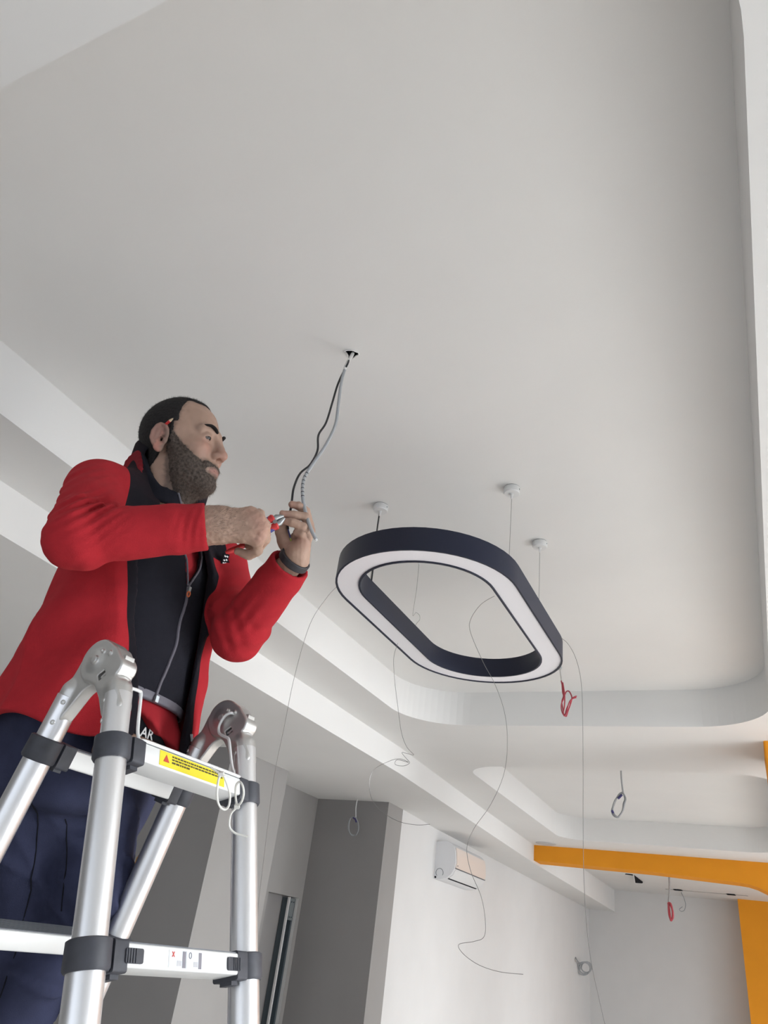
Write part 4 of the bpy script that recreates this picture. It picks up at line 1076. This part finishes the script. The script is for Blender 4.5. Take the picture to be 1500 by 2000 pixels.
def jacket_outer(P):
    q = bl(P)
    d = torso(q, .0)
    # hanging folds in the cloth and a soft bulge over the hem
    ang = np.arctan2(q[:, 1], q[:, 0]); low = sstep(-q[:, 2], .12, .42)
    d = d - .010 * low * ((1 - np.abs(np.sin(3.4 * ang + 2.4 * q[:, 2] + .9 + .7 * vnoise(P, 5, 33)))) ** 2 - .3) - .0055 * low * np.sin(9 * ang + 3.0 * np.sin(q[:, 2] * 7) + 1.5 * vnoise(P, 6, 30)) - .006 * vnoise(P, 11, 31)
    d = d - .006 * np.exp(-((q[:, 2] + .30) / .035) ** 2) * np.sin(4 * ang + 1.0)
    d = smin(d, sd_ell(P, RS + V(-.005, .03, -.005), (.082, .085, .075)), .035)
    d = smin(d, sd_ell(P, LS + V(-.01, -.02, .0), (.075, .08, .07)), .035)
    d = smin(d, sd_capsule(P, bw(-.02, -.155, .012), bw(-.03, -.06, .062), .055, .045), .035)
    d = smin(d, sd_capsule(P, bw(-.01, .14, .0), bw(-.02, .03, .062), .052, .045), .035)
    s1, tR = sleeve(P, RS, RE, RW_, (.0690, .0560, .0475), 40)
    for (fu, fv, fd, rad, amp, wl, dx, dy, ph) in ((178, 1012, 1.40, .060, .0075, .0185, .55, .83, .4), (235, 985, 1.46, .050, .0050, .0200, .80, .60, 1.2), (150, 965, 1.56, .055, .0050, .024, .45, .89, 0.), (372, 1030, 1.40, .030, .0030, .016, .98, .2, .7), (110, 1010, 1.45, .05, .004, .022, .3, .95, 2.)):
        w = P - at(fu, fv, fd); e = (w @ RC[0]) * dx + (w @ RC[1]) * dy + .10 * (w @ RC[0]) ** 2 / .02 * .2
        s1 = s1 - amp * np.sin(6.283 * e / wl + ph + .8 * vnoise(P, 20, 12)) * np.exp(-(w * w).sum(1) / rad ** 2)
    s2, tL = sleeve(P, LS, LE, LC, (.0660, .0570, .0465), 50)
    for (fu, fv, fd, rad, amp, wl, dx, dy, ph) in ((482, 1180, 1.60, .045, .0045, .026, .75, .66, .4), (450, 1225, 1.60, .05, .0030, .030, .9, -.3, .4)):
        w = P - at(fu, fv, fd); e = (w @ RC[0]) * dx + (w @ RC[1]) * dy
        s2 = s2 - amp * np.sin(6.283 * e / wl + ph + .8 * vnoise(P, 20, 13)) * np.exp(-(w * w).sum(1) / rad ** 2)
    s1 = smax(s1, ((P - RW_) @ CUFF_R) - .004, .004); s2 = smax(s2, ((P - LC) @ CUFF_L) - .004, .004)      # square cuffs
    d = smin(d, s1, .022); d = smin(d, s2, .022)
    return d, s1, s2
CUT = dict()
def jacket_fn(P):
    q = bl(P); d, s1, s2 = jacket_outer(P)
    # hollow cuffs
    hol = sd_capsule(P, RE + (RW_ - RE) * .72, RW_ + CUFF_R * .05, .0365, .0395); d = smax(d, -hol, .003)
    hol = sd_capsule(P, LE + (LW - LE) * .62, LC + CUFF_L * .06, .034, .0385); d = smax(d, -hol, .003)
    # hem and neck hole
    d = smax(d, -(q[:, 2] + .53 + .012 * np.sin(5 * np.arctan2(q[:, 1], q[:, 0]))), .006)
    inner = torso(q, -.020) ; inner = np.maximum(inner, q[:, 2] - .02)
    d = smax(d, -inner, .006)
    neck = sd_capsule(P, bw(.0, -.035, -.04), bw(.0, -.045, .14), .070, .080); d = smax(d, -neck, .008)
    # open front
    z = q[:, 2]; mid = (yR(z) + yL(z)) / 2; hw_ = (yL(z) - yR(z)) / 2
    op = np.maximum(np.abs(q[:, 1] - mid) - hw_, .035 - q[:, 0])
    op = np.maximum(op, -np.minimum(s1, s2) - .0 + .0)      # never cut the sleeves
    d = smax(d, -op, .004)
    return d
def black_panels(c):
    """signed: positive on the black shoulder yoke and the zip tapes"""
    q = bl(c); x, y, z = q.T; _, s1, s2 = jacket_outer(c)
    low = np.where(y < 0, -.085, -.050)
    yoke = np.minimum.reduce([z - low, y + .182, .118 - y, .155 - x])
    tR = np.minimum.reduce([y - (yR(z) - .021), (yR(z) + .008) - y, x - .03, .045 - z, s1 - .005])
    tL = np.minimum.reduce([(yL(z) + .016) - y, y - (yL(z) - .010), x - .03, .045 - z, s2 - .005])
    return np.maximum.reduce([yoke, tR, tL])
lo = np.minimum(np.min([RE, LE, BC], 0) - .10, BC - V(.30, .30, .56)); hi = np.max([LW, RW_, LE], 0) + .09; hi[2] = BC[2] + .17; lo[2] = BC[2] - .58; lo[0] = BC[0] - .27; hi[1] = max(hi[1], BC[1] + .27)
JACKET, v_, q_ = part('jacket', jacket_fn, lo, hi, .0046, M['fleece_red'])
set_attr(JACKET, 'black_panel', black_panels(v_))

# ---- inner charcoal fleece with grey zip
def vest_outer(q, P): 
    ang = np.arctan2(q[:, 1], q[:, 0])
    return torso(q, -.030) - .003 * vnoise(P, 12, 60)
VZ = (.018, -.160)
def vR(z): return np.interp(z, [-.16, -.09, .0, .06], [.018, -.006, -.045, -.085])
def vL(z): return np.interp(z, [-.16, -.10, -.045, .06], [.018, .046, .072, .080])
def vest_fn(P):
    q = bl(P); d = vest_outer(q, P)
    sh = smin(sd_capsule(P, bw(-.02, -.13, .0), bw(-.025, -.06, .050), .050, .045), sd_capsule(P, bw(-.01, .11, .0), bw(-.02, .0, .050), .048, .045), .03)
    d = smin(d, sh, .03)
    # stand collar
    qc = q - V(.006, -.042, 0); r = np.sqrt((qc[:, 0] / 1.10) ** 2 + qc[:, 1] ** 2)
    top = .152 - .105 * sstep(qc[:, 0], -.040, .060)
    col = np.maximum(np.abs(r - .076 - .12 * (q[:, 2] - .05)) - .0065, np.maximum(.01 - q[:, 2], q[:, 2] - top + .004 * vnoise(P, 30, 5)))
    d = smin(d, col, .015)
    d = smax(d, -(q[:, 2] + .435 - .02 * (q[:, 1])), .004)
    d = smax(d, -np.maximum(torso(q, -.042), q[:, 2] - .0), .004)
    d = smax(d, -sd_capsule(P, bw(.004, -.038, -.03), bw(.006, -.045, .20), .064, .078), .005)
    z = q[:, 2]; vop = np.maximum(np.maximum(vR(z) - q[:, 1], q[:, 1] - vL(z)), np.maximum(.03 - q[:, 0], -.160 - z))
    return smax(d, -vop, .004)
def vest_pick(c):
    q = bl(c); mi = np.zeros(len(c), int); mi[(q[:, 2] < -.417 + .02 * q[:, 1])] = 1
    return mi
VEST, v_, q_ = part('inner_fleece', vest_fn, BC + V(-.22, -.24, -.46), BC + V(.22, .24, .19), .0046, [M['fleece_charcoal'], M['zip_grey']], vest_pick)

def surf(fn, y, z, x0=.26, x1=.02):
    xs_ = np.linspace(x0, x1, 241); P = np.array([bw(x, y, z) for x in xs_]); d = fn(P); i = np.argmax(d < 0)
    return xs_[i] if d[i] < 0 else x1
def ribbon_on(fn, yz, r, n=5, lift=.0015):
    return [bw(surf(fn, y, z) + lift, y, z) for y, z in [tuple(p) for p in spline([V(*p) for p in yz], n)]]
m = MB(); m.tube(ribbon_on(lambda P: vest_outer(bl(P), P), [(.018, -.160), (.022, -.20), (.016, -.25), (.020, -.30), (.008, -.36), (-.002, -.40), (-.006, -.432)], 0), .0036, 8)
ZIP = m.build('zip', M['zip_grey'], smooth=True); ZIP.parent = VEST
m = MB(); m.tube([bw(surf(vest_fn, vR(z) - .004, z) + .002, vR(z) - .001, z) for z in np.linspace(-.158, .05, 22)], .0024, 8); o = m.build('zip_edge', M['zip_grey'], smooth=True); o.parent = VEST
m = MB(); m.tube([bw(surf(vest_fn, vL(z) + .004, z) + .002, vL(z) + .001, z) for z in np.linspace(-.158, .03, 20)], .0024, 8); o = m.build('zip_edge', M['zip_grey'], smooth=True); o.parent = VEST
zp = bw(surf(vest_fn, .020, -.165) + .005, .020, -.166)
m = MB(); m.obox(zp, BL, UP, BF, .0035, .006, .003, bev=.001); o = m.build('zip_slider', M['steel'], smooth=True); o.parent = VEST
m = MB(); m.tube([zp + V(0, 0, -.012) + BL * .0042 * math.cos(a) + UP * .006 * math.sin(a) + BF * .002 for a in np.linspace(0, 6.283, 17)[:-1]], .0018, 7, closed=True); o = m.build('zip_pull', mat('orange_pull', (.62, .16, .06), .5), smooth=True); o.parent = VEST
m = MB(); e_ = bw(surf(vest_fn, -.005, -.428) + .004, -.005, -.429); m.obox(e_, BL, UP, BF, .0042, .0065, .003, bev=.001); o = m.build('zip_stop', M['steel'], smooth=True); o.parent = VEST

# ---- red T-shirt showing at neck and hem
def shirt_fn(P):
    q = bl(P); ang = np.arctan2(q[:, 1], q[:, 0])
    flare = .012 * sstep(-q[:, 2], .42, .49) * (1 + np.sin(16 * q[:, 1] * 4 + .6))
    d = torso(q, -.047) - flare - .003 * vnoise(P, 16, 90)
    sh = smin(sd_capsule(P, bw(-.02, -.12, .0), bw(-.025, -.06, .040), .044, .040), sd_capsule(P, bw(-.01, .10, .0), bw(-.02, .0, .040), .044, .040), .03)
    d = smin(d, sh, .03)
    hem = .470 + .33 * np.clip(q[:, 1], -.06, .09) + .006 * np.sin(q[:, 1] * 60)
    d = smax(d, -(q[:, 2] + hem), .003)
    d = smax(d, -np.maximum(torso(q, -.060), q[:, 2] + .30), .003)
    d = smax(d, -np.maximum(sd_capsule(P, bw(.03, -.036, -.02), bw(.03, -.045, .20), .060, .070), -(q[:, 2] - .0)), .005)
    return d
SHIRT, v_, q_ = part('t_shirt', shirt_fn, BC + V(-.20, -.22, -.53), BC + V(.20, .22, .10), .0050, M['shirt_red'])
# dark waistband with white letters, worn belt
def text_part(txt, size, origin, ax, ay, an, material, parent, name, lift=.001):
    cu = bpy.data.curves.new('lettering', 'FONT'); cu.body = txt; cu.size = size; cu.extrude = .0006; cu.offset = .0004
    to = bpy.data.objects.new('lettering_tmp', cu); COL.objects.link(to); bpy.context.view_layer.update()
    dg = bpy.context.evaluated_depsgraph_get(); me = bpy.data.meshes.new_from_object(to.evaluated_get(dg)); bpy.data.objects.remove(to, do_unlink=True)
    for v_ in me.vertices:
        x, y, z = v_.co; v_.co = Vector(np.asarray(origin) + ax * x + ay * y + an * (z + lift))
    me.materials.clear(); me.materials.append(material); o = bpy.data.objects.new(name, me); COL.objects.link(o); o.parent = parent; return o
def band_fn(z0, z1, g0, g1):
    def fn(P):
        q = bl(P); d = torso(q, g0); d = np.maximum(d, -torso(q, g1)); return smax(smax(d, q[:, 2] - z1, .004), z0 - q[:, 2], .004)
    return fn
# ---- trousers
def trousers_fn(P):
    q = bl(P)
    d = sect(q, [-.72, -.60, -.50, -.44], [-.055] * 2 + [-.045, -.035], [0, 0, 0, 0], [.125, .132, .132, .125], [.165, .172, .175, .165], 2.2)
    d = smax(d, q[:, 2] + .445, .01); d = smax(d, -(q[:, 2] + .66), .05)
    for i, (hip, knee, ank) in enumerate(LEGS):
        a = sd_capsule(P, hip, knee, .100, .078); b = sd_capsule(P, knee, ank, .076, .066)
        t1, f1, th = ringfold(P, hip, knee, 9, 1.0 + i, 2.4, 60 + i); t2, f2, th2 = ringfold(P, knee, ank, 12, .3 + i, 1.8, 66 + i)
        leg = smin(a, b, .03) - .008 * f1 * np.exp(-((t1 - .75) / .35) ** 2) - .006 * f2 * np.exp(-((t2 - .3) / .4) ** 2)
        leg = leg - .0085 * np.sin(3.2 * th + 8 * t1 + 1.4 * vnoise(P, 7, 40 + i)) * (a < b + .03)
        leg = leg - .009 * (1 - np.abs(np.sin(1.9 * th + 5 * t1 + 1.6 * vnoise(P, 5, 80 + i)))) ** 3 - .008 * (1 - np.abs(np.sin(9 * t1 + 1.2 * th + 1.5 * vnoise(P, 6, 85 + i)))) ** 4 * sstep(t1, .1, .5)
        leg = smax(leg, ((P - ank) @ nrm(ank - knee)) - .03, .01)
        d = smin(d, leg, .03) if i == 0 else smin(d, leg, .022)
    return d - .005 * vnoise(P, 13, 55)
allp = [p for L_ in LEGS for p in L_]
lo = np.min(allp, 0) - .14; hi = np.max(allp, 0) + .16; hi[2] = BC[2] - .40
TROUSERS, v_, q_ = part('trousers', trousers_fn, lo, hi, .0062, M['trouser'])
part('waistband', band_fn(-.507, -.455, -.052, -.064), BC + V(.02, -.16, -.55), BC + V(.2, .22, -.44), .0045, M['fleece_black'])
BELT, v_, q_ = part('belt', band_fn(-.560, -.503, -.042, -.058), BC + V(.06, -.10, -.59), BC + V(.2, .22, -.50), .0045, M['leather'])
# seams on the thigh
for i, (hip, knee, ank) in enumerate(LEGS):
    side = nrm(np.cross(knee - hip, RC[2])) * (1 if i else -1)
    m = MB()
    P0 = [hip + (knee - hip) * t for t in np.linspace(.15, .98, 16)]; pts = []
    for p in P0:
        for s_ in np.linspace(.16, .02, 120):
            x = p - RC[2] * s_ + side * (.035 if i else .02)
            if trousers_fn(x[None])[0] < 0: pts.append(x - RC[2] * .0008); break
    if len(pts) > 3: m.tube(pts, .0013, 6); o = m.build('seam', M['fleece_black'], smooth=True); o.parent = TROUSERS

# ---- shoes on the rungs
M['shoe'] = mat('black_work_shoe', (.02, .019, .018), .5)
def shoe_fn(ank):
    toe = ank + V(.155, .0, -.065); heel = ank + V(-.045, 0, -.065)
    def fn(P):
        d = sd_capsule(P, heel, toe, .040, .040); d = smin(d, sd_capsule(P, ank + V(0, 0, .03), heel + V(.03, 0, .01), .044, .045), .03)
        return smax(d, -(P[:, 2] - (ank[2] - .092)), .006)
    return fn
for hip, knee, ank in LEGS: part('work_shoe', shoe_fn(ank), ank - V(.11, .08, .12), ank + V(.23, .08, .10), .006, M['shoe'])

# ---- collar of the jacket: red flap standing open beside the black stand collar
cf = [bw(-.085, -.115, .085), bw(-.065, -.128, .128), bw(-.040, -.127, .150), bw(-.020, -.128, .138), bw(.000, -.133, .100), bw(.018, -.135, .062)]
ci = [bw(-.085, -.105, .060), bw(-.060, -.115, .075), bw(-.035, -.120, .080), bw(-.018, -.122, .078), bw(.000, -.128, .065), bw(.016, -.130, .050)]
def collar_flap(P):
    d = None
    A_ = spline(cf, 3); B_ = spline(ci, 3)
    for a, b in zip(A_, B_):
        e = sd_capsule(P, a, b, .0052, .0065); d = e if d is None else smin(d, e, .010)
    return d
lo, hi = around(cf + ci, .02); part('jacket_collar', collar_flap, lo, hi, .0030, M['fleece_red'], parent=JACKET)
# piping along the shoulder seam
# ---- chest patch with white print, left breast
def on_jacket(u, v, dmin=1.2, dmax=2.1):
    ds = np.linspace(dmin, dmax, 500); P = np.array([at(u, v, d_) for d_ in ds]); f_ = jacket_fn(P); i = np.argmax(f_ < 0)
    return at(u, v, ds[i]) if f_[i] < 0 else None
pc = on_jacket(437, 1098)
if pc is not None:
    ax = nrm(-RC[1] + .25 * RC[0]); an = nrm(-RC[2] + .9 * RC[0] * 1.0); an = nrm(an - ax * (an @ ax)); ay = np.cross(an, ax)
    m = MB(); m.obox(pc + an * .002, ax, ay, an, .021, .0085, .0022, bev=.001); PATCH = m.build('chest_patch', M['fleece_black'], smooth=True); PATCH.parent = JACKET
    pr = random.Random(5)
    for row in range(4):
        for c_ in range(2):
            m = MB(); m.obox(pc + an * .0046 + ax * (.015 - row * .0085 + pr.uniform(-.001, .001)) + ay * (-.0035 + c_ * .006), nrm(ax * pr.uniform(.2, .6) + ay), np.cross(an, nrm(ax * .4 + ay)), an, .0024, .0016, .0003)
            o = m.build('print_mark', M['white_plastic']); o.parent = PATCH
# ---- white letters on the dark waistband (only the start of the word shows)
xf = surf(band_fn(-.507, -.455, -.052, -.064), .020, -.490)
text_part('AR', .028, bw(xf + .002, .000, -.502), BL * 1.0, UP, BF, M['white_plastic'], PERSON, 'waistband_lettering')
# belt hole
m = MB(); hx_ = surf(band_fn(-.560, -.503, -.042, -.058), -.012, -.522); m.lathe(bw(hx_ - .001, -.012, -.522), BF, [(0, .0035), (.0016, .0035)], 12); o = m.build('belt_hole', M['black_plastic']); o.parent = BELT
# jacket zip pull at the lower left edge
zz = on_jacket(374, 1440)
if zz is not None:
    m = MB(); m.obox(zz - RC[2] * .003, RC[0], RC[1], RC[2], .0035, .0075, .002, bev=.001); o = m.build('zip_pull', M['steel'], smooth=True); o.parent = JACKET

# ---- wrist band on the left wrist
wa_ = at(575, 1094, 1.56); wd_ = CUFF_L
def band_w(P):
    w = P - wa_; t = w @ wd_; r = length(w - t[:, None] * wd_)
    e1 = nrm(np.cross(wd_, RC[2])); e2 = np.cross(wd_, e1); X = w @ e1; Y = w @ e2
    rr = np.sqrt((X / 1.06) ** 2 + (Y / .96) ** 2)
    return (lambda e: length(np.maximum(e, 0)) + np.minimum(e.max(1), 0) - .0015)(np.stack([np.abs(rr - .0305) - .0012, np.abs(t) - .0070], 1))
part('wrist_band', band_w, wa_ - .05, wa_ + .05, .0016, M['band'])

# ---- pliers in the right fist
M['grip_red'] = mat('red_plier_grip', (.55, .03, .03), .45); M['grip_blue'] = mat('blue_plier_grip', (.03, .04, .22), .45); M['jaw'] = mat('plier_steel', (.36, .37, .37), .4, metal=.8)
PL0, PL1 = at(436, 1071, 1.475), at(541, 1017, 1.512)
PLI = empty('pliers', (PL0 + PL1) / 2, 'red-handled pliers gripped in the right fist', 'pliers')
ax = nrm(PL1 - PL0); sd = nrm(np.cross(ax, RC[2])); 
for sg in (-1, 1):
    pts = [PL0 + ax * .0 + sd * sg * .010, PL0 + ax * .03 + sd * sg * .013, PL0 + ax * .065 + sd * sg * .013, PL1 - ax * .018 + sd * sg * .009, PL1 - ax * .003 + sd * sg * .0085]
    m = MB(); g = spline(pts, 5); m.tube(g, np.interp(np.arange(len(g)), [0, 2, 10, len(g) - 6, len(g) - 3, len(g) - 1], [.003, .0055, .0068, .0068, .0092, .0070]), 12); adopt(m.build('handle_grip', M['grip_red'], smooth=True), PLI)
    m = MB(); m.tube([p + sd * sg * .0010 for p in g[12:19]], .0066, 10); adopt(m.build('grip_inlay', M['grip_blue'], smooth=True), PLI)
m = MB()
for sg in (-1, 1): m.tube([PL1 - ax * .006 + sd * sg * .006, PL1 + ax * .003 + sd * sg * .0065, PL1 + ax * .011 + sd * sg * .0040, PL1 + ax * .017 + sd * sg * .0022], [.0055, .0068, .0045, .0022], 10)
j_ = m.build('jaws', M['jaw'], smooth=True); adopt(j_, PLI)
m = MB(); m.lathe(PL1 - ax * .004 - RC[2] * .0065, -RC[2], [(0, .0045), (.002, .004)], 14); adopt(m.build('pivot', M['jaw'], smooth=True), PLI)

# ---- carpenter's pencil behind the right ear
e0, e1 = at(303, 846, 1.750), at(339, 816, 1.722); pa = nrm(e1 - e0)
PEN = empty('pencil', e0, 'red pencil tucked behind the right ear', 'pencil')
m = MB(); m.tube([e0, e1 - pa * .013], .0036, 6); adopt(m.build('barrel', M['grip_red']), PEN)
m = MB(); m.tube([e1 - pa * .013, e1 - pa * .002], [.0036, .0014], 6); adopt(m.build('sharpened_wood', mat('cut_wood', (.62, .47, .32), .7)), PEN)
m = MB(); m.tube([e1 - pa * .002, e1 + pa * .0015], [.0014, .0003], 6); adopt(m.build('lead', M['black_plastic']), PEN)

# ---- loose strap with an orange clip, held by nothing, beside the rear ladder leg
m = MB(); m.tube(spline([at(266, 1690, 1.50), at(258, 1716, 1.50), at(245, 1750, 1.49), at(228, 1795, 1.48), at(216, 1826, 1.47)], 5), .0042, 8); o = m.build('loose_strap', M['black_plastic'], TROUSERS, smooth=True)
m = MB(); m.obox(at(269, 1687, 1.498), nrm(RC[0] * .35 - RC[1]), nrm(RC[0] + RC[1] * .35), RC[2], .016, .0055, .005, bev=.002); o = m.build('orange_clip', mat('orange_clip', (.50, .24, .05), .5), TROUSERS, smooth=True)
